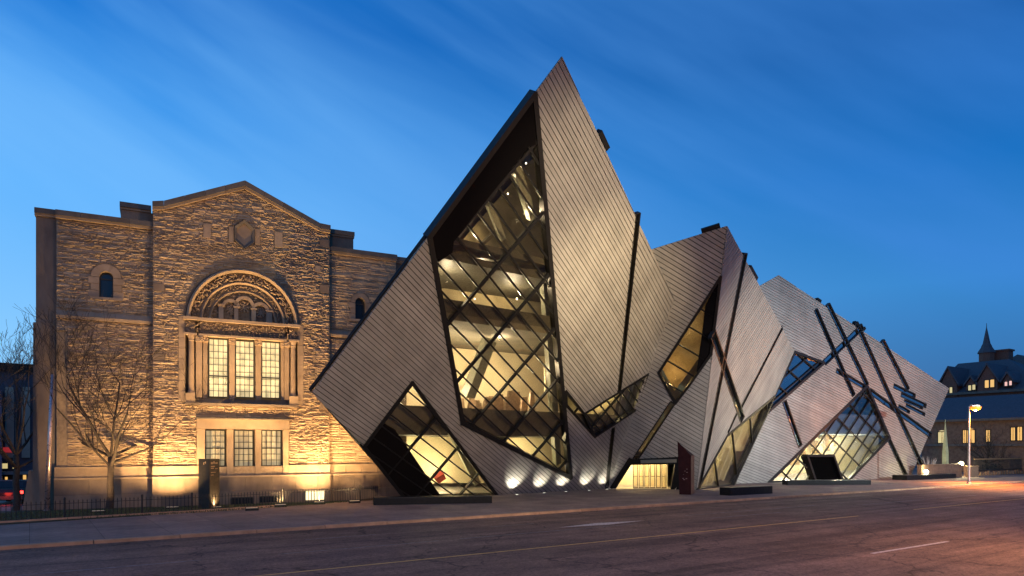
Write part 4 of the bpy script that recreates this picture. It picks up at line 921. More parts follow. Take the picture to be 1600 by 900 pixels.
# lower window surround
fpart('lintel', M_ashlar, Lx0 - .02, Lx1 + .02, f(375, 671)[1], Lz1, -.3, GD + .12); fpart('hood', M_cope, Lx0 - .08, Lx1 + .08, Lz1, Lz1 + .07, -.3, GD + .3)
for xa, xb in ((307, 319.5), (353.5, 363.5), (397.5, 406.5), (440.5, 449)):
    fpart('mullion_pier', M_ashlar, S_(xa), S_(xb), Lz0, f(375, 671.4)[1], -.3, GD + .04)
    mb = MB(); q0, q1 = S_(xa), S_(xb)
for xa, xb in ((319.5, 353.5), (363.5, 397.5), (406.5, 440.5)):
    a, b = S_(xa) + .01, S_(xb) - .01; z0, z1 = Lz0, f(375, 729)[1]; mb = MB(); mb.prism([PF.to3(a, z0, -.2), PF.to3(a, z0, GD + .02), PF.to3(a, z1, .1), PF.to3(a, z1, -.2)], [PF.to3(b, z0, -.2), PF.to3(b, z0, GD + .02), PF.to3(b, z1, .1), PF.to3(b, z1, -.2)]); mb.build('sloping_sill', M_ash2, sb)
# basement windows
for (xa, xb, ya, yb, lit) in ((360, 393, 777, 787, 0), (404, 436, 775, 784, 0), (474, 503, 766, 780, 1)):
    s0, s1 = S_(xa), S_(xb); z1 = f((xa + xb) / 2, ya)[1] + .0; z0 = max(.02, f((xa + xb) / 2, yb)[1])
    mb = MB()
    for q in ((s0 - .05, s0, z0, z1), (s1, s1 + .05, z0, z1), (s0, s1, z1, z1 + .06)): fbox(mb, *q, GD + .1, GD + .21)
    for i in range(1, 6): x = s0 + (s1 - s0) * i / 6; fbox(mb, x - .012, x + .012, z0, z1, GD + .18, GD + .2)
    w = mb.build('basement_window', M_munt, sb); mb = MB(); fbox(mb, s0, s1, z0, z1, GD + .165, GD + .18); mb.build('pane', mat('lit_basement', (.6, .5, .3), .4, emit=(1, .85, .5), estr=1.5) if lit else M_dark, w)
# uplights washing the old facade
UPS = [(268, 1.9, 2.4), (487, 1.8, 2.8), (540, 1.9, .8), (160, 2.8, .5), (378, 4.6, 2.0), (425, 2.9, .34), (330, 2.9, .34)]
ulab = ['left of the two brightest wall washers at the foot of the old gable', 'wall washer on the lawn below the right edge of the gable', 'wall washer nearest the crystal at the old wing', 'weak wall washer under the left wing by the bare tree', 'wall washer below the middle of the triple window', 'wall washer below the right pane of the triple window', 'wall washer below the left pane of the triple window']
for (x, d, e), lb in zip(UPS, ulab):
    P = PF.to3(S_(x), .0, d + GD); t = thing('wall_washer', P, lb, 'floodlight', 'floodlights at the foot of the old facade')
    mb = MB(); mb.hexa(P - PF.u * .35 - PF.n * .12, PF.u * .7, PF.n * .24, UP * .14); mb.build('housing', M_iron, t)
    mb = MB(); mb.hexa(P - PF.u * .3 - PF.n * .08 + UP * .142, PF.u * .6, PF.n * .14, UP * .02); mb.build('lens', mat('washer_lens', (1, .8, .5), .5, emit=(1, .72, .35), estr=.12), t)
    lamp('light_beam', 'SPOT', P + UP * .25, UPLIGHT_W * e * (d / 1.8), (1, .61, .25), t, aim=PF.to3(S_(x), 8.5 if x != 378 else 13, GD), spot_size=R(132 if x != 378 else 70), spot_blend=1.0, shadow_soft_size=.12)
# ================================================================== LAWN, FENCE, TREES, SIGNS
lw = [gnd(-60, 824), gnd(300, 801), gnd(563, 782), PF.to3(sRP, 0, .5), PF.to3(-4, 0, -.3), Vector((-14, 47, 0))]
mb = MB(); mb.prism([Vector((p.x, p.y, .05)) for p in lw], [Vector((p.x, p.y, -.1)) for p in lw]); mb.build('lawn', M_grassb, kind='structure')
mb = MB()
lc = [(p.x, p.y) for p in lw]
for i in range(16000):
    x = random.uniform(-8, 17); y0 = 40.2 + max(0, (x - 7) * .26) + .15; y = random.uniform(y0, y0 + 5.5)
    if y > 46.6 - .13 * (x) - .7: continue
    h = random.uniform(.04, .13); a = random.random() * 6.28; dx, dy = math.cos(a) * .02, math.sin(a) * .02
    mb.add([(x - dx, y - dy, .05), (x + dx, y + dy, .05), (x + random.uniform(-.05, .05), y + random.uniform(-.05, .05), .05 + h)], [(0, 1, 2)])
go = mb.build('grass', M_grass, kind='stuff', fix=False); tag(go, 'short dark lawn grass behind the iron railing', 'grass')
FP = [gnd(-40, 821), gnd(101, 812.5), gnd(222, 805.5), gnd(300, 801), gnd(442, 791.5), gnd(563, 783.5), gnd(640, 776)]
fe = thing('iron_railing', FP[2], 'black iron railing with pointed pickets between lawn and pavement', 'fence')
pk = None
for i, (a, b) in enumerate(zip(FP, FP[1:])):
    d = b - a; l = d.length; t = d / l
    p = MB(); p.lathe(a, [(.045, 0), (.045, .98), (.06, 1.0), (.05, 1.06), (.01, 1.1)], 8); p.build('post', M_iron, fe)
    for z in (.14, .82): p = MB(); p.beam(a + UP * z, b + UP * z, UP, .03, .025); p.build('rail', M_iron, fe)
    n = int(l / .185)
    for k in range(1, n):
        q = a + t * (l * k / n)
        if pk is None:
            p = MB(); p.lathe((0, 0, 0), [(.016, .05), (.016, .86), (.028, .88), (.003, .99)], 5); po = p.build('picket', M_iron); pk = po.data; po.parent = fe; po.location = q - FP[2]
        else: po = link('picket', pk, fe); po.matrix_parent_inverse = Matrix.Identity(4); po.location = q - FP[2]
mb = MB()
for i, (a, b) in enumerate(zip(FP[:4], FP[1:5])):
    t = (b - a).normalized(); nrm = Vector((t.y, -t.x, 0)); mb.hexa(a + nrm * .25 - nrm * .36, (b - a), nrm * .26, UP * .13)
tag(mb.build('lawn_edging', M_kerb), 'low tan stone edging along the foot of the iron railing', 'edging')
def tree(name, base, H_, spread, label, seed, tr=.16, first=.27, levels=5, group=None, nb=(3, 4), up=.42):
    rnd = random.Random(seed); t = thing(name, base, label, 'tree', group); trunk = MB(); br = MB(); tw = MB()
    base = Vector(base); th = H_ * first; pts = [base + Vector((rnd.gauss(0, .03), rnd.gauss(0, .03), th * k / 4)) for k in range(5)]
    trunk.tube([base - UP * .1] + pts, [tr * 1.5, tr * 1.2, tr, tr * .92, tr * .85, tr * .8], 10)
    def grow(p, d, l, rad, lev):
        q = p; dd = d.copy(); P_ = [p]; n = 4 if lev < 3 else 3
        for k in range(n):
            dd = (dd + Vector((rnd.gauss(0, .10), rnd.gauss(0, .10), rnd.gauss(0, .07) + .06))).normalized(); q = q + dd * l / n; P_.append(q)
        rads = [max(.008, rad * (1 - .45 * k / n)) for k in range(n + 1)]
        (br if lev < 3 else tw).tube(P_, rads, 6 if lev < 2 else 4 if lev < 3 else 3)
        if lev >= levels: return
        m = rnd.randint(*nb)
        for k in range(m):
            i = rnd.randint(1, n) if k else n; s = dd.orthogonal().normalized(); s.rotate(Matrix.Rotation(rnd.random() * 6.28, 3, dd)); ang = rnd.uniform(.3, .75)
            nd_ = (dd * math.cos(ang) + s * math.sin(ang)); nd_.z += .06; grow(P_[i], nd_.normalized(), l * rnd.uniform(.5, .74), rads[i] * .62, lev + 1)
    top = pts[-1]; n0 = 8
    for k in range(n0):
        a = 6.283 * k / n0 + rnd.uniform(-.3, .3); el = rnd.uniform(.35, 1.15) if k < n0 - 1 else 1.4; d = Vector((math.cos(a) * math.cos(el) * spread, math.sin(a) * math.cos(el) * spread, math.sin(el) * up / .55))
        grow(pts[3 + (k % 2)].lerp(top, rnd.random()), d.normalized(), H_ * rnd.uniform(.34, .48), tr * rnd.uniform(.34, .5), 1)
    trunk.build('trunk', M_bark, t, smooth=True); b = br.build('branches', M_bark, t, fix=False); tw.build('twigs', M_twig, t, fix=False, kind='stuff')
    return t
T1 = CAM + (gnd(172, 797) - CAM); tree('bare_tree', Vector((T1.x, T1.y, .03)), 11.0, 1.0, 'spreading leafless tree on the lawn in front of the old left wing', 5, tr=.19)
T2 = gnd(26, 799); tree('bare_tree', Vector((T2.x, T2.y, 0)), 8.6, .9, 'slim leafless tree at the left edge beside the building corner', 11, tr=.17, first=.36)
# slender metal pole
pb, pt = gnd(73, 799), None; pt = at_depth(82, 585, (pb - CAM).dot(FW) - .3)
t = thing('metal_pole', pb, 'slim leaning shiny metal pole in front of the left corner pier', 'pole'); mb = MB(); mb.tube([pb, pb.lerp(pt, .5), pt], [.13, .11, .08], 10); mb.build('shaft', mat('shiny_pole', (.55, .42, .4), .3, .7, var=.2), t, smooth=True); mb = MB(); mb.lathe(pb, [(.22, 0), (.22, .04), (.13, .08)], 10); mb.build('base_plate', M_pole, t)
# black info pylon with two faces
a, m_, b = gnd(310, 796), gnd(327.5, 797), gnd(343, 794.5); hz = 2.88
t = thing('sign_pylon', m_, 'tall black two-faced information pylon beside the iron railing', 'sign')
bk = (a + b) / 2 + (a + b - 2 * CAM).normalized() * .25; bk.z = 0
mb = MB(); mb.prism([a, m_, b, bk], [p + UP * hz for p in (a, m_, b, bk)]); mb.build('body', mat('pylon_black', (.010, .008, .007), .5, .0, var=.3), t)
M_print = mat('faded_print', (.34, .24, .14), .6)
def pline(a, b, s0, s1, z0, z1, name='printed_line'):
    d = (b - a); n = Vector((d.y, -d.x, 0)).normalized(); n = n if n.dot(CAM - a) > 0 else -n; mb = MB(); mb.hexa(a + d * s0 + UP * z0 + n * .002, d * (s1 - s0), UP * (z1 - z0), n * .004); return mb
p = MB()
for (s0, s1, z0, z1) in ((.12, .32, 2.58, 2.70), (.36, .5, 2.6, 2.74), (.55, .8, 2.6, 2.67), (.12, .5, 2.42, 2.48), (.12, .42, 2.32, 2.37), (.55, .8, 2.3, 2.33), (.12, .6, 2.1, 2.13), (.12, .4, 1.95, 1.98)):
    q = pline(m_, b, s0, s1, z0, z1); p.add(q.v, q.f)
p.build('printed_lines', M_print, t)
p = MB()
for (s0, s1, z0, z1) in ((.45, .52, 2.55, 2.68), (.6, .66, 2.62, 2.74), (.52, .62, 2.66, 2.69)): q = pline(a, m_, s0, s1, z0, z1); p.add(q.v, q.f)
p.build('printed_emblem', M_print, t)
# small black box beside the pylon
c = gnd(350, 789); mb = MB(); mb.box(c.x - .15, c.x + .15, c.y - .1, c.y + .1, 0, .4); mb.box(c.x - .12, c.x + .12, c.y - .08, c.y + .08, .4, .45); tag(mb.build('utility_box', M_black), 'small black box just right of the information pylon', 'box')
# red tapered entrance sign
a, b, c = gnd(1061.5, 772.5), gnd(1079.5, 773), gnd(1084.5, 771); t = thing('entrance_sign', a, 'dark red sign slab with a slanting pointed top by the entrance', 'sign')
tz = (a - CAM).dot(FW); za = 3.5 + tz * (700 - 689) / FPX; zb2 = 3.5 + (b - CAM).dot(FW) * (700 - 712) / FPX
d3 = c - b; d3.z = 0; at_ = at_depth(1058.5, 689, tz); bt = Vector((b.x, b.y, zb2)); at_.z = za
mb = MB(); mb.prism([a, b, bt, at_], [a + d3 * .9, b + d3, bt + d3 + UP * .02, at_ + d3 * .3 - UP * .15]); mb.build('body', M_redf, t)
mb = MB(); n = (b - a).cross(UP).normalized(); n = n if n.dot(d3) > 0 else -n
mb.prism([b + (b - a) * .004, b + d3 * 1.01 + (b - a) * .004, bt + d3 * 1.01 + (b - a) * .004, bt + (b - a) * .004], [b + (b - a) * .02, b + d3 + (b - a) * .02, bt + d3 + (b - a) * .02, bt + (b - a) * .02]); mb.build('edge_face', M_red, t)
p = MB()
for (s0, s1, z) in ((.30, .42, 2.2), (.28, .5, 1.95), (.62, .7, 1.9), (.4, .52, 1.75), (.62, .72, 1.65), (.3, .4, 1.5), (.26, .4, 1.2), (.55, .68, 1.18), (.34, .5, 1.1)): q = pline(a, b, s0, s1, z, z + .035); p.add(q.v, q.f)
p.build('printed_lines', mat('worn_red_print', (.45, .28, .24), .6), t)
# low dark planters / benches
def plinth_thing(name, pts, h, label, cat, m=M_black):
    mb = MB(); P = [Vector((q.x, q.y, 0)) for q in pts]; c = sum(P, Vector()) / len(P)
    mb.prism([p + UP * h for p in P], [p for p in P]); o = thing(name, c, label, cat); mb.build('body', m, o)
    mb = MB(); Q = [c + (p - c) * .985 for p in P]; mb.prism([p + UP * (h + .03) for p in Q], [p + UP * h * .99 for p in Q]); mb.build('top', mat('dark_granite', (.03, .026, .022), .35, var=.3), o); return o
def quad(a, b, depth):
    A, B = gnd(*a), gnd(*b); d = (B - A).normalized(); n = Vector((-d.y, d.x, 0)); n = n if n.dot(FW) > 0 else -n; return [A, B, B + n * depth, A + n * depth]
plinth_thing('low_plinth', quad((584, 789.5), (769, 786), 1.2), .42, 'long low black base in front of the low corner window', 'plinth')
plinth_thing('stone_bench', quad((1141, 774.5), (1207, 771), 1.0), .55, 'short black block bench on the pavement right of the red sign', 'bench')
plinth_thing('planter', quad((1231, 758), (1361, 757.5), 1.2), .42, 'long black planter in front of the dark doorway', 'planter')
plinth_thing('planter', quad((1417, 750.5), (1494, 747), 1.6), .5, 'black planter at the right corner of the far crystal', 'planter')
# white framed barrier sign
a, b = gnd(642, 777.5), gnd(662, 777.0); t = thing('frame_sign', a, 'small white framed stand in front of the low corner window', 'sign stand'); mb = MB()
n = Vector((0, -1, 0)); hz = .85
for p, q in ((a + UP * .4, a + UP * (hz + .4)), (b + UP * .4, b + UP * (hz + .4)), (a + UP * (hz + .4), b + UP * (hz + .4))): mb.beam(p, q, n, .05, .05)
mb.build('frame', mat('white_tube', (.6, .5, .45), .5), t); mb = MB(); mb.prism([a + (b - a) * .12 + UP * .4, a + (b - a) * .88 + UP * .4, a + (b - a) * .88 + UP * 1.15, a + (b - a) * .12 + UP * 1.15], [p + Vector((0, .03, 0)) for p in (a + (b - a) * .12 + UP * .4, a + (b - a) * .88 + UP * .4, a + (b - a) * .88 + UP * 1.15, a + (b - a) * .12 + UP * 1.15)]); mb.build('board', M_dark, t)
# ================================================================== STREET LAMPS
def street_lamp(base, h, arm, label, power, color, aim=None, cone=150, bulb=None, group='street lamps'):
    base = Vector(base); arm = Vector(arm); t = thing('street_lamp', base, label, 'street lamp', group)
    mb = MB(); mb.tube([base, base + UP * .3, base + UP * h * .6, base + UP * h], [.16, .12, .095, .07], 10); mb.build('pole', M_pole, t, smooth=True)
    mb = MB(); mb.lathe(base, [(.24, 0), (.24, .06), (.16, .14)], 10); mb.build('base_plate', M_pole, t)
    top = base + UP * h; e = top + arm; mb = MB(); mb.tube([top - UP * .1, top + arm * .4 + UP * .12, e], [.06, .05, .04], 8); mb.build('arm', M_pole, t)
    ad = arm.normalized(); sd = ad.cross(UP); mb = MB(); mb.hexa(e - ad * .1 - sd * .16 - UP * .02, ad * .8, sd * .32, UP * .16); mb.build('lamp_head', M_pole, t)
    mb = MB(); mb.lathe(e + ad * .35 - UP * .06, [(.12, -.34), (.42, -.22), (.52, 0), (.2, .06)], 12); mb.build('lamp_shade', M_lamp_halo, t, smooth=True); mb = MB(); mb.lathe(e + ad * .35 - UP * .32, [(.03, -.14), (.17, -.07), (.19, .02), (.1, .08)], 10); mb.build('bulb', M_lamp_o, t, smooth=True)  # wide glowing orange shell added as the halo around the bulb
    P = e + ad * .35 - UP * .42
    if aim is None: lamp('lamp_light', 'POINT', P - UP * .15, power * (.3 if cone == 165 else 1), color, t, shadow_soft_size=.1)
    if cone == 165: lamp('lamp_pool', 'SPOT', P - UP * .1, power * 2.2, color, t, aim=P - UP + Vector((0, -.35, 0)), spot_size=R(125), spot_blend=.9, shadow_soft_size=.1)
    else: lamp('lamp_light', 'SPOT', P, power, color, t, aim=aim, spot_size=R(cone), spot_blend=1.0, shadow_soft_size=.25)
    return t
SB_ = gnd(1514, 755.5); SOD = (1, .29, .045)
street_lamp(SB_, 7.6, RT * .3, 'tall street lamp glowing orange on the pavement right of the crystal', STREET_W * 1.4, SOD, cone=165)
for i, (x, y) in enumerate(((-14, 3.6), (30, 3.6), (78, 3.6))):  # lamps out of view, placed for orange light on road and crystal
    street_lamp((x, y, 0), 9, (0, 1.6, 0), ['street lamp across the road behind the camera on the left', 'street lamp across the road right of the camera', 'street lamp across the road far to the right'][i], STREET_W * (.85, .72, .2)[i], (1, .50, .22), cone=170)
# unseen floodlight poles added on the camera side to brighten the crystal facets
def flood(base, h, aim, power, color, cone, label):
    base = Vector(base); t = thing('floodlight_pole', base, label, 'floodlight pole', 'floodlight poles across the street'); mb = MB(); mb.tube([base, base + UP * h], [.12, .08], 10); mb.build('pole', M_pole, t)
    P = base + UP * h; d = (Vector(aim) - P).normalized(); s = d.cross(UP).normalized(); u = s.cross(d); mb = MB(); mb.hexa(P - s * .25 - u * .2, s * .5, u * .4, d * .3); mb.build('lamp_housing', M_iron, t)
    mb = MB(); mb.hexa(P - s * .21 - u * .16 + d * .302, s * .42, u * .32, d * .02); mb.build('lens', M_led, t)
    lamp('flood_beam', 'SPOT', P + d * .4, power, color, t, aim=aim, spot_size=R(cone), spot_blend=1.0, shadow_soft_size=.3)
flood((26, 4, 0), 8, PA.hit(945, 480), FLOOD_W * 1.7, (1, .78, .46), 30, 'floodlight pole out of view aimed at the middle of the big crystal')
flood((24.5, 2.9, 0), 8, PA.hit(895, 330), FLOOD_W * 1.1, (1, .80, .54), 30, 'floodlight pole out of view aimed at the top of the big crystal')
flood((28, 3.2, 0), 8, PA.hit(650, 600), FLOOD_W * .42, (1, .76, .46), 46, 'floodlight pole behind the camera aimed at the crystals')
flood((70, 4, 0), 8, PD.hit(1330, 700), FLOOD_W * 1.15, (.88, .96, 1), 92, 'floodlight pole far right aimed at the far crystal')
flood((47, 4, 0), 8, PC.hit(1170, 590), FLOOD_W * 1.35, (1, .94, .86), 44, 'floodlight pole right of the camera aimed at the middle crystal')
# ================================================================== RIGHT BACKGROUND
def XPL(X): return Plane((-1, 0, 0), (X, 40, 0), u=(0, -1, 0))
def gable_win(pl, xa, xb, ya, yb, m, parent, arched=False, cols=2, o=.05):
    a = pl.px(xa, yb); b = pl.px(xb, ya); mb = MB(); s0, s1, z0, z1 = a[0], b[0], a[1], b[1]; t = .12
    for q in ((s0 - t, s0, z0, z1), (s1, s1 + t, z0, z1), (s0 - t, s1 + t, z1, z1 + t), (s0 - t, s1 + t, z0 - t, z0)): mb.hexa(pl.to3(q[0], q[2], -.1), pl.u * (q[1] - q[0]), pl.v * (q[3] - q[2]), pl.n * (o + .1))
    for i in range(1, cols): x = s0 + (s1 - s0) * i / cols; mb.hexa(pl.to3(x - .05, z0, -.1), pl.u * .1, pl.v * (z1 - z0), pl.n * (o + .08))
    zc = z0 + (z1 - z0) * .6; mb.hexa(pl.to3(s0, zc, -.1), pl.u * (s1 - s0), pl.v * .08, pl.n * (o + .07))
    w = mb.build('window', M_frame, parent)
    P_ = [(s0, z0), (s1, z0), (s1, z1), (s0, z1)]
    if arched: P_ = [(s0, z0), (s1, z0)] + [((s0 + s1) / 2 + (s1 - s0) / 2 * math.cos(a_), z1 - .1 + .35 * (s1 - s0) * math.sin(a_)) for a_ in [math.pi * i / 6 for i in range(7)]]
    mb = MB(); mb.prism([pl.to3(*p, .03) for p in P_], [pl.to3(*p, -.06) for p in P_]); mb.build('pane', m, w); return w
# long stone building with a big roof
P1_ = XPL(112); sw = thing('stone_hall', P1_.hit(1540, 740), 'low grey stone hall with a long slate roof behind the street lamp', 'building')
e0, e1 = P1_.px(1440, 662), P1_.px(1660, 645); ez = (e0[1] + e1[1]) / 2
mb = MB(); mb.prism([P1_.to3(e0[0], -.2), P1_.to3(e1[0], -.2), P1_.to3(e1[0], ez), P1_.to3(e0[0], ez)], [p + Vector((18, 0, 0)) for p in (P1_.to3(e0[0], -.2), P1_.to3(e1[0], -.2), P1_.to3(e1[0], ez), P1_.to3(e0[0], ez))]); mb.build('wall', M_grey_st, sw)
PR = XPL(121); rz_ = (PR.px(1480, 625)[1] + PR.px(1600, 612)[1]) / 2
mb = MB(); A_, B_ = P1_.to3(e0[0] - .5, ez - .1, .6), P1_.to3(e1[0] + .5, ez - .1, .6); C_, D_ = Vector((121, B_.y, rz_)), Vector((121, A_.y, rz_)); E_, F_ = Vector((130.6, B_.y, ez - .1)), Vector((130.6, A_.y, ez - .1))
mb.add([A_, B_, C_, D_, E_, F_], [(0, 1, 2, 3), (3, 2, 4, 5), (0, 3, 5), (1, 4, 2), (0, 5, 4, 1)]); mb.build('roof', M_slate, sw)
mb = MB(); mb.beam(A_ + UP * .1, B_ + UP * .1, UP, .3, .3); mb.build('gutter', M_cope, sw)
for (xa, xb, ya, yb, m) in ((1466, 1478, 675, 692, M_win_ye), (1505, 1510, 672, 692, M_win_or), (1511.5, 1523, 672, 692, M_win_or), (1541, 1547, 672, 690, M_win_or), (1580, 1586, 668, 688, M_win_or), (1590, 1597, 667, 688, M_win_or)): gable_win(P1_, xa, xb, ya, yb, m, sw, True, 2)
s_z = P1_.px(1540, 697)[1]; mb = MB(); mb.hexa(P1_.to3(e0[0], s_z), P1_.u * (e1[0] - e0[0]), UP * .3, P1_.n * .3); mb.build('string_course', M_cope, sw)
# tall brick building with dormers and spire
P2_ = XPL(134); bb = thing('brick_college_building', P2_.hit(1540, 735), 'red brick college building with gables, slate roof and a thin spire', 'building')
a0, a1 = P2_.px(1450, 622), P2_.px(1640, 600); ez2 = P2_.px(1540, 612)[1]
mb = MB(); mb.box(134, 156, P2_.to3(a1[0], 0).y, P2_.to3(a0[0], 0).y, -.2, ez2); mb.build('wall', M_brick, bb)
PR2 = XPL(144); y0r, y1r = PR2.hit(1497, 580).y, PR2.hit(1577, 556).y; rz2 = (PR2.px(1497, 572)[1] + PR2.px(1577, 557)[1]) / 2
yA, yB = P2_.to3(a1[0], 0).y, P2_.to3(a0[0], 0).y
mb = MB(); mb.add([(133.5, yA, ez2), (133.5, yB, ez2), (156.5, yB, ez2), (156.5, yA, ez2), (144, y1r, rz2), (144, y0r, rz2)], [(0, 1, 5, 4), (1, 2, 5), (2, 3, 4, 5), (3, 0, 4), (0, 3, 2, 1)]); mb.build('roof', M_slate, bb)
mb = MB(); mb.box(133.3, 133.9, yA, yB, ez2 - .3, ez2 + .1); mb.build('cornice', M_cope, bb)
def gablet(xa, xb, ytop, ybase, depth=8, m=M_brick, roof=True):
    a = P2_.px(xa, ybase); b = P2_.px(xb, ybase); c = P2_.px((xa + xb) / 2, ytop); es = a[1] + (c[1] - a[1]) * .38; fr = [(a[0], a[1]), (b[0], b[1]), (b[0], es), ((a[0] + b[0]) / 2, c[1]), (a[0], es)]
    mb = MB(); mb.prism([P2_.to3(*p, .4) for p in fr], [P2_.to3(*p, -depth) for p in fr]); g_ = mb.build('gable', m, bb)
    mb = MB()
    for (p, q) in ((fr[2], fr[3]), (fr[4], fr[3])):
        dx = .35 if p is fr[2] else -.35
        mb.prism([P2_.to3(p[0] + dx, p[1] - .2, .7), P2_.to3(q[0], q[1] + .05, .7), P2_.to3(q[0], q[1] + .45, .7), P2_.to3(p[0] + dx, p[1] + .2, .7)], [P2_.to3(p[0] + dx, p[1] - .2, -depth), P2_.to3(q[0], q[1] + .05, -depth), P2_.to3(q[0], q[1] + .45, -depth), P2_.to3(p[0] + dx, p[1] + .2, -depth)])
    mb.build('roof', M_slate, g_); return g_
gablet(1470, 1497, 576, 620); gablet(1529, 1560, 571, 614); gablet(1511, 1526, 590, 610, 5); gablet(1569, 1583, 584, 604, 5)
PW2 = XPL(133.55)
for (xa, xb, ya, yb, m) in ((1484, 1488, 605, 614, M_win_ye), (1513, 1517.5, 602, 610, M_win_ye), (1519.5, 1524, 601, 609, M_win_ye), (1539, 1545, 594, 606, M_win_or), (1547.5, 1553.5, 593, 605, M_win_or), (1570, 1574, 596.5, 603, M_win_pk), (1577, 1581, 595, 602, M_win_pk)): gable_win(PW2, xa, xb, ya, yb, m, bb, True, 1)
sp = at_depth(1541.5, 560, (Vector((146, 58, 0))).dot(FW)); z = lambda y: 3.5 + (sp - CAM).dot(FW) * (700 - y) / FPX; sc_ = (sp - CAM).dot(FW) / FPX
mb = MB(); mb.lathe((sp.x, sp.y, 0), [(11 * sc_, z(575)), (11 * sc_, z(552)), (12.5 * sc_, z(551))], 8); mb.build('belfry', M_brick, bb)
mb = MB(); mb.lathe((sp.x, sp.y, 0), [(13 * sc_, z(552)), (12.5 * sc_, z(550)), (8 * sc_, z(543)), (7.5 * sc_, z(541)), (5.5 * sc_, z(537)), (.6 * sc_, z(512)), (.3 * sc_, z(505))], 8); mb.build('spire', M_slate, bb)
mb = MB(); c = at_depth(1566, 552, (sp - CAM).dot(FW)); mb.box(c.x - 1, c.x + 1, c.y - 1.4, c.y + 1.4, c.z - 1.5, c.z + .3); mb.box(c.x - 1.2, c.x + 1.2, c.y - 1.6, c.y + 1.6, c.z + .3, c.z + .6); mb.build('chimney', M_brick, bb)
# far roofs at the right edge
t3 = thing('far_slate_block', at_depth(1592, 640, 150), 'dark slate-roofed block at the right edge behind the brick college', 'building')
c = at_depth(1608, 700, 150); mb = MB(); mb.box(c.x - 6, c.x + 8, c.y - 6, c.y + 6, -.2, 19); mb.build('wall', M_brick, t3); mb = MB(); mb.add([(c.x - 6.5, c.y - 6.5, 19), (c.x + 8.5, c.y - 6.5, 19), (c.x + 8.5, c.y + 6.5, 19), (c.x - 6.5, c.y + 6.5, 19), (c.x - 6, c.y, 23), (c.x + 8, c.y, 23)], [(0, 1, 5, 4), (2, 3, 4, 5), (3, 0, 4), (1, 2, 5), (0, 3, 2, 1)]); mb.build('roof', M_slate, t3)
# low wall, pillar, railing, floodlights and sculpture at the right
def onbox(name, m, xa, xb, yb, h, depth, label, cat, parent=None):
    A, B = gnd(xa, yb), gnd(xb, yb - (xb - xa) * .045); d = (B - A); n = Vector((-d.y, d.x, 0)).normalized(); n = n if n.dot(FW) > 0 else -n
    mb = MB(); mb.hexa(A, d, n * depth, UP * h); mb.hexa(A - n * .06 - d.normalized() * .05 + UP * h, d + d.normalized() * .1, n * (depth + .12), UP * .1); o = mb.build(name, m, parent)
    return tag(o, label, cat) if label else o
onbox('low_wall', M_grey_st, 1440, 1503, 748, 1.5, .5, 'low tan stone wall behind the right planter', 'wall'); onbox('gate_pillar', mat('warm_pillar', (.36, .23, .12), .8, var=.15), 1517, 1529, 745.5, 1.25, .8, 'square tan pillar beside the street lamp', 'pillar')
wl_ = onbox('garden_wall', M_grey_st, 1529, 1640, 743, .6, .4, 'low rough stone wall under the right railing', 'wall')
for i in range(26):
    x = 1531 + i * 4.2; c = gnd(x, 743 - (x - 1529) * .045); s = random.uniform(.16, .26); mb = MB(); mb.hexa(c + Vector((-s, -.18, .02)), (2 * s * .93, 0, 0), (0, .2, 0), (0, 0, random.uniform(.3, .55))); o = mb.build('stone', mat('wall_boulder', (.42, .26, .13), .9, col2=(.26, .16, .09), nscale=3, obj_rand=.3, bump=.02), wl_)
rl_ = thing('yellow_railing', gnd(1532, 743), 'long railing with an ochre top rail on the low stone wall', 'railing')
A, B = gnd(1522, 743.5), gnd(1650, 737.5); mb = MB(); mb.beam(A + UP * 2.15, B + UP * 2.15, UP, .1, .13); mb.build('top_rail', mat('ochre_rail', (.42, .24, .09), .6), rl_); mb = MB(); mb.beam(A + UP * .7, B + UP * .7, UP, .06, .06); mb.build('bottom_rail', M_iron, rl_)
for i in range(70): p = A.lerp(B, i / 69); mb = MB(); mb.beam(p + UP * .6, p + UP * 2.1, Vector((0, -1, 0)), .035, .035); mb.build('baluster', M_iron, rl_)
for i, (x, y, lb) in enumerate(((1447, 737, 'bright ground floodlight on the planter at the far crystal corner'), (1502, 724.5, 'bright white floodlight beside the street lamp pole'))):
    P = at_depth(x, y, 80 if i == 0 else 86); t = thing('floodlight', Vector((P.x, P.y, 0)), lb, 'floodlight'); mb = MB(); mb.tube([(P.x, P.y, 0), P - UP * .2], [.06, .05], 8); mb.build('stem', M_iron, t)
    mb = MB(); mb.lathe(P, [(.05, -.24), (.2, -.15), (.26, .0), (.2, .15), (.05, .22)], 12); mb.build('bulb', M_lamp_w, t, smooth=True); d = (CAM - P).normalized()
    lamp('flood_beam', 'POINT', P + UP * .45 + d * .3, (160, 1500)[i], (1, .86, .45), t, shadow_soft_size=.05)
P = gnd(1477, 741); k = (P - CAM).dot(FW) / FPX; t = thing('pale_spire_sculpture', P, 'tall narrow pale green pointed sculpture standing behind the low wall', 'sculpture')
mb = MB(); zz = lambda y: 3.5 + (P - CAM).dot(FW) * (700 - y) / FPX; mb.lathe((P.x, P.y, 0), [(5 * k, 0), (5.5 * k, zz(725)), (5.2 * k, zz(705)), (3.6 * k, zz(690)), (1.6 * k, zz(670)), (.25 * k, zz(655))], 5, 1, .8); mb.build('shaft', mat('pale_green_glass', (.42, .46, .30), .35, col2=(.25, .28, .18), nscale=1.5), t)
P = gnd(1452, 745); k = (P - CAM).dot(FW) / FPX; t = thing('bare_shrub', P, 'small white-lit leafless shrub beside the planter floodlight', 'shrub'); mb = MB(); rs = random.Random(4)
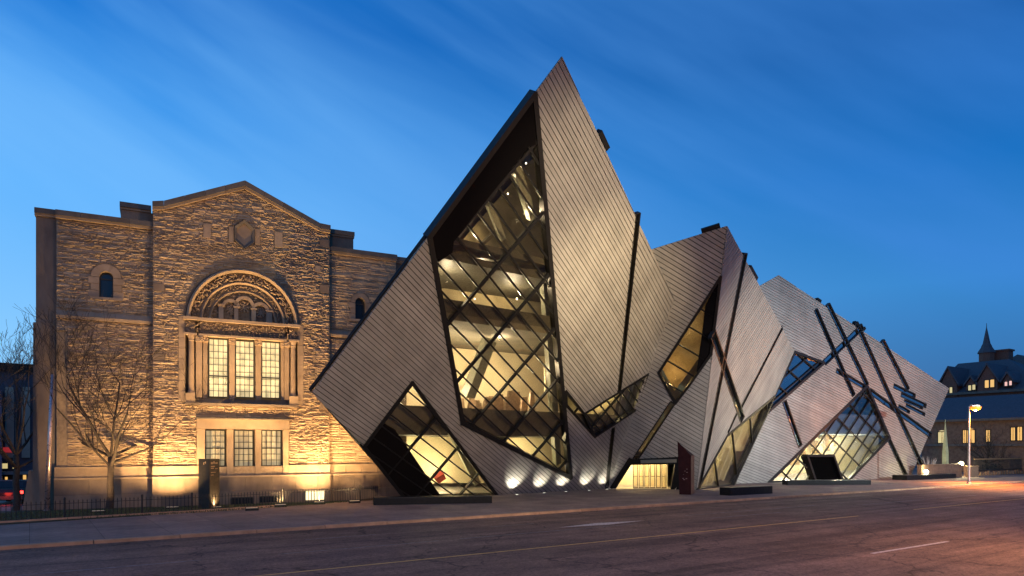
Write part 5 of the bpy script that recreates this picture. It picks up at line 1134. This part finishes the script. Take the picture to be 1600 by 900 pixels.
for i in range(60):
    a = rs.random() * 6.28; l = rs.uniform(.8, 1.9); e = P + Vector((math.cos(a) * rs.uniform(.2, 1.0), math.sin(a) * .8, l + .6)); mb.tube([P + UP * .2, (P + e) / 2 + Vector((rs.gauss(0, .15), 0, .1)), e], [.03, .02, .008], 3)
mb.build('branches', mat('pale_twig', (.45, .42, .36), .8), t)
for i, (x, y, h, lb) in enumerate(((1542, 742, 4.6, 'leafless tree behind the railing, nearest the street lamp'), (1568, 741, 4.2, 'leafless tree behind the railing, middle of the three'), (1592, 740, 4.6, 'leafless tree behind the railing at the right edge'))):
    P = gnd(x, y) + (gnd(x, y) - CAM).normalized() * 6; P.z = 0; tree('garden_tree', P, h + 1.4, 1.3, lb, 30 + i, tr=.17, levels=4, group='garden trees behind the right railing')
hp = MB(); rs = random.Random(9)
A, B = gnd(1530, 741), gnd(1660, 735)
for i in range(2600):
    p = A.lerp(B, rs.random()) + Vector((rs.uniform(0, 2), rs.uniform(0, 1), rs.uniform(.1, 1.4) * rs.uniform(.6, 1))); s = rs.uniform(.05, .12); a = Vector((rs.gauss(0, 1), rs.gauss(0, 1), rs.gauss(0, 1))).normalized() * s; b = a.orthogonal().normalized() * s; hp.add([p - a, p + b, p + a, p - b], [(0, 1, 2, 3)])
tag(hp.build('hedge', mat('hedge_leaf', (.05, .04, .025), .8, island=.5), kind='stuff', fix=False), 'low scrubby dark hedge behind the right railing', 'hedge')
# ================================================================== LEFT BACKGROUND: office block, shopfront, car
Y2 = 92
PL = Plane((0, -1, 0), (0, Y2, 0), u=(1, 0, 0)); ob = thing('office_block', (-4, Y2, 0), 'tan office block with pale piers seen past the left corner', 'building')
lx0, lx1 = PL.px(-60, 600)[0], PL.px(60, 600)[0]; oz = PL.px(20, 580)[1]
M_tan = mat('tan_panel', (.42, .34, .25), .8, var=.12, nscale=1, obj_rand=.1)
mb = MB(); mb.box(lx0, lx1 + 6, Y2, Y2 + 20, 0, oz); mb.build('wall', mat('office_wall', (.07, .075, .10), .7, var=.2), ob)
mb = MB(); mb.box(lx0 - .3, lx1 + 6.3, Y2 - .6, Y2 + 20, oz, oz + .8); mb.build('roof_edge', M_black, ob)
for (xa, xb) in ((8, 22), (34, 47)): a, b = PL.px(xa, 605), PL.px(xb, 715); mb = MB(); mb.box(a[0], b[0], Y2 - .5, Y2, b[1], a[1]); mb.build('stone_panel', M_tan, ob)
for (xa, xb, ya, yb, m) in ((2, 12, 724, 732, M_win_ye), (20, 27, 721, 732, M_win_ye), (36, 41, 742, 752, M_win_or), (24, 27, 747, 756, M_win_or), (8, 12, 745, 752, M_win_or)):
    a, b = PL.px(xa, yb), PL.px(xb, ya); mb = MB(); mb.box(a[0] - .1, b[0] + .1, Y2 - .3, Y2 - .02, a[1] - .1, b[1] + .1); w = mb.build('window', M_frame, ob); mb = MB(); mb.box(a[0], b[0], Y2 - .36, Y2 - .3, a[1], b[1]); mb.build('pane', m, w)
a, b = PL.px(-2, 707), PL.px(22, 699); mb = MB(); mb.box(a[0], b[0], Y2 - .6, Y2 - .2, a[1], b[1]); mb.build('red_sign_band', mat('red_sign', (.5, .04, .05), .5, emit=(1, .06, .06), estr=.25), ob)
a, b = PL.px(-40, 742), PL.px(50, 736); mb = MB(); mb.box(a[0], b[0], Y2 - 1.6, Y2, a[1], b[1]); mb.build('canopy', mat('grey_canopy', (.2, .2, .2), .6), ob)
a, b = PL.px(-60, 640)[0], PL.px(4, 640)[0]; mb = MB(); mb.box(a, b, Y2 - 3, Y2 - .02, 0, PL.px(4, 612)[1]); mb.build('stair_tower', mat('blue_panel', (.08, .09, .16), .4, var=.2), ob)
# dark low canopy / side street pavement seen left
# car with a red tail light
c0 = gnd(9, 789); fwd = Vector((.25, 1, 0)).normalized(); sdv = Vector((fwd.y, -fwd.x, 0)); k = 1
t = thing('car', Vector((c0.x, c0.y, 0)), 'dark car with its red tail lights on at the left edge', 'car')
def cp(a, b, z): return c0 + sdv * a + fwd * b + UP * z
prof = [(0, .35), (0, .75), (.15, .95), (.75, 1.0), (1.15, 1.42), (2.7, 1.45), (3.35, 1.0), (4.3, .85), (4.45, .55), (4.4, .3), (3.9, .25), (.4, .25)]
mb = MB(); mb.prism([cp(-.88, p[0], p[1]) for p in prof], [cp(.88, p[0], p[1]) for p in prof]); mb.build('body', mat('car_paint', (.02, .02, .025), .2, .3), t)
mb = MB(); mb.prism([cp(-.7, .80, 1.02), cp(.7, .80, 1.02), cp(.62, 1.13, 1.36), cp(-.62, 1.13, 1.36)], [cp(-.7, .77, 1.03), cp(.7, .77, 1.03), cp(.62, 1.10, 1.37), cp(-.62, 1.10, 1.37)]); mb.build('rear_window', M_dark, t)
for sx in (-1, 1):
    mb = MB(); mb.hexa(cp(sx * .72 - .17, -.03, .68), sdv * .34, fwd * .1, UP * .17); mb.build('tail_light', mat('tail_light', (.8, .02, .02), .4, emit=(1, .03, .02), estr=9), t)
    mb = MB(); mb.prism([cp(sx * .89, 1.15, 1.0), cp(sx * .89, 3.2, 1.0), cp(sx * .89, 2.65, 1.38), cp(sx * .89, 1.35, 1.36)], [cp(sx * .87, 1.15, 1.0), cp(sx * .87, 3.2, 1.0), cp(sx * .87, 2.65, 1.38), cp(sx * .87, 1.35, 1.36)]); mb.build('side_window', M_dark, t)
    for b_ in (.85, 3.55):
        mb = MB(); n_ = 14
        A_ = [cp(sx * .92, b_ + .32 * math.cos(6.283 * i / n_), .32 + .32 * math.sin(6.283 * i / n_)) for i in range(n_)]; B_ = [p - sdv * sx * .22 for p in A_]; mb.prism(A_, B_); w = mb.build('wheel', mat('tyre', (.015, .015, .015), .8), t)
        mb = MB(); A_ = [cp(sx * .93, b_ + .2 * math.cos(6.283 * i / n_), .32 + .2 * math.sin(6.283 * i / n_)) for i in range(n_)]; mb.prism(A_, [p - sdv * sx * .05 for p in A_]); mb.build('rim', M_pole, w)
mb = MB(); mb.hexa(cp(-.9, -.08, .32), sdv * 1.8, fwd * .12, UP * .22); mb.build('bumper', mat('car_trim', (.03, .03, .03), .5), t)
lamp('tail_glow', 'POINT', cp(0, -.5, .7), 25, (1, .05, .03), t, shadow_soft_size=.2)
print('pieces', len(PIECES), 'stones', len(STN), 'objects', len(bpy.data.objects))
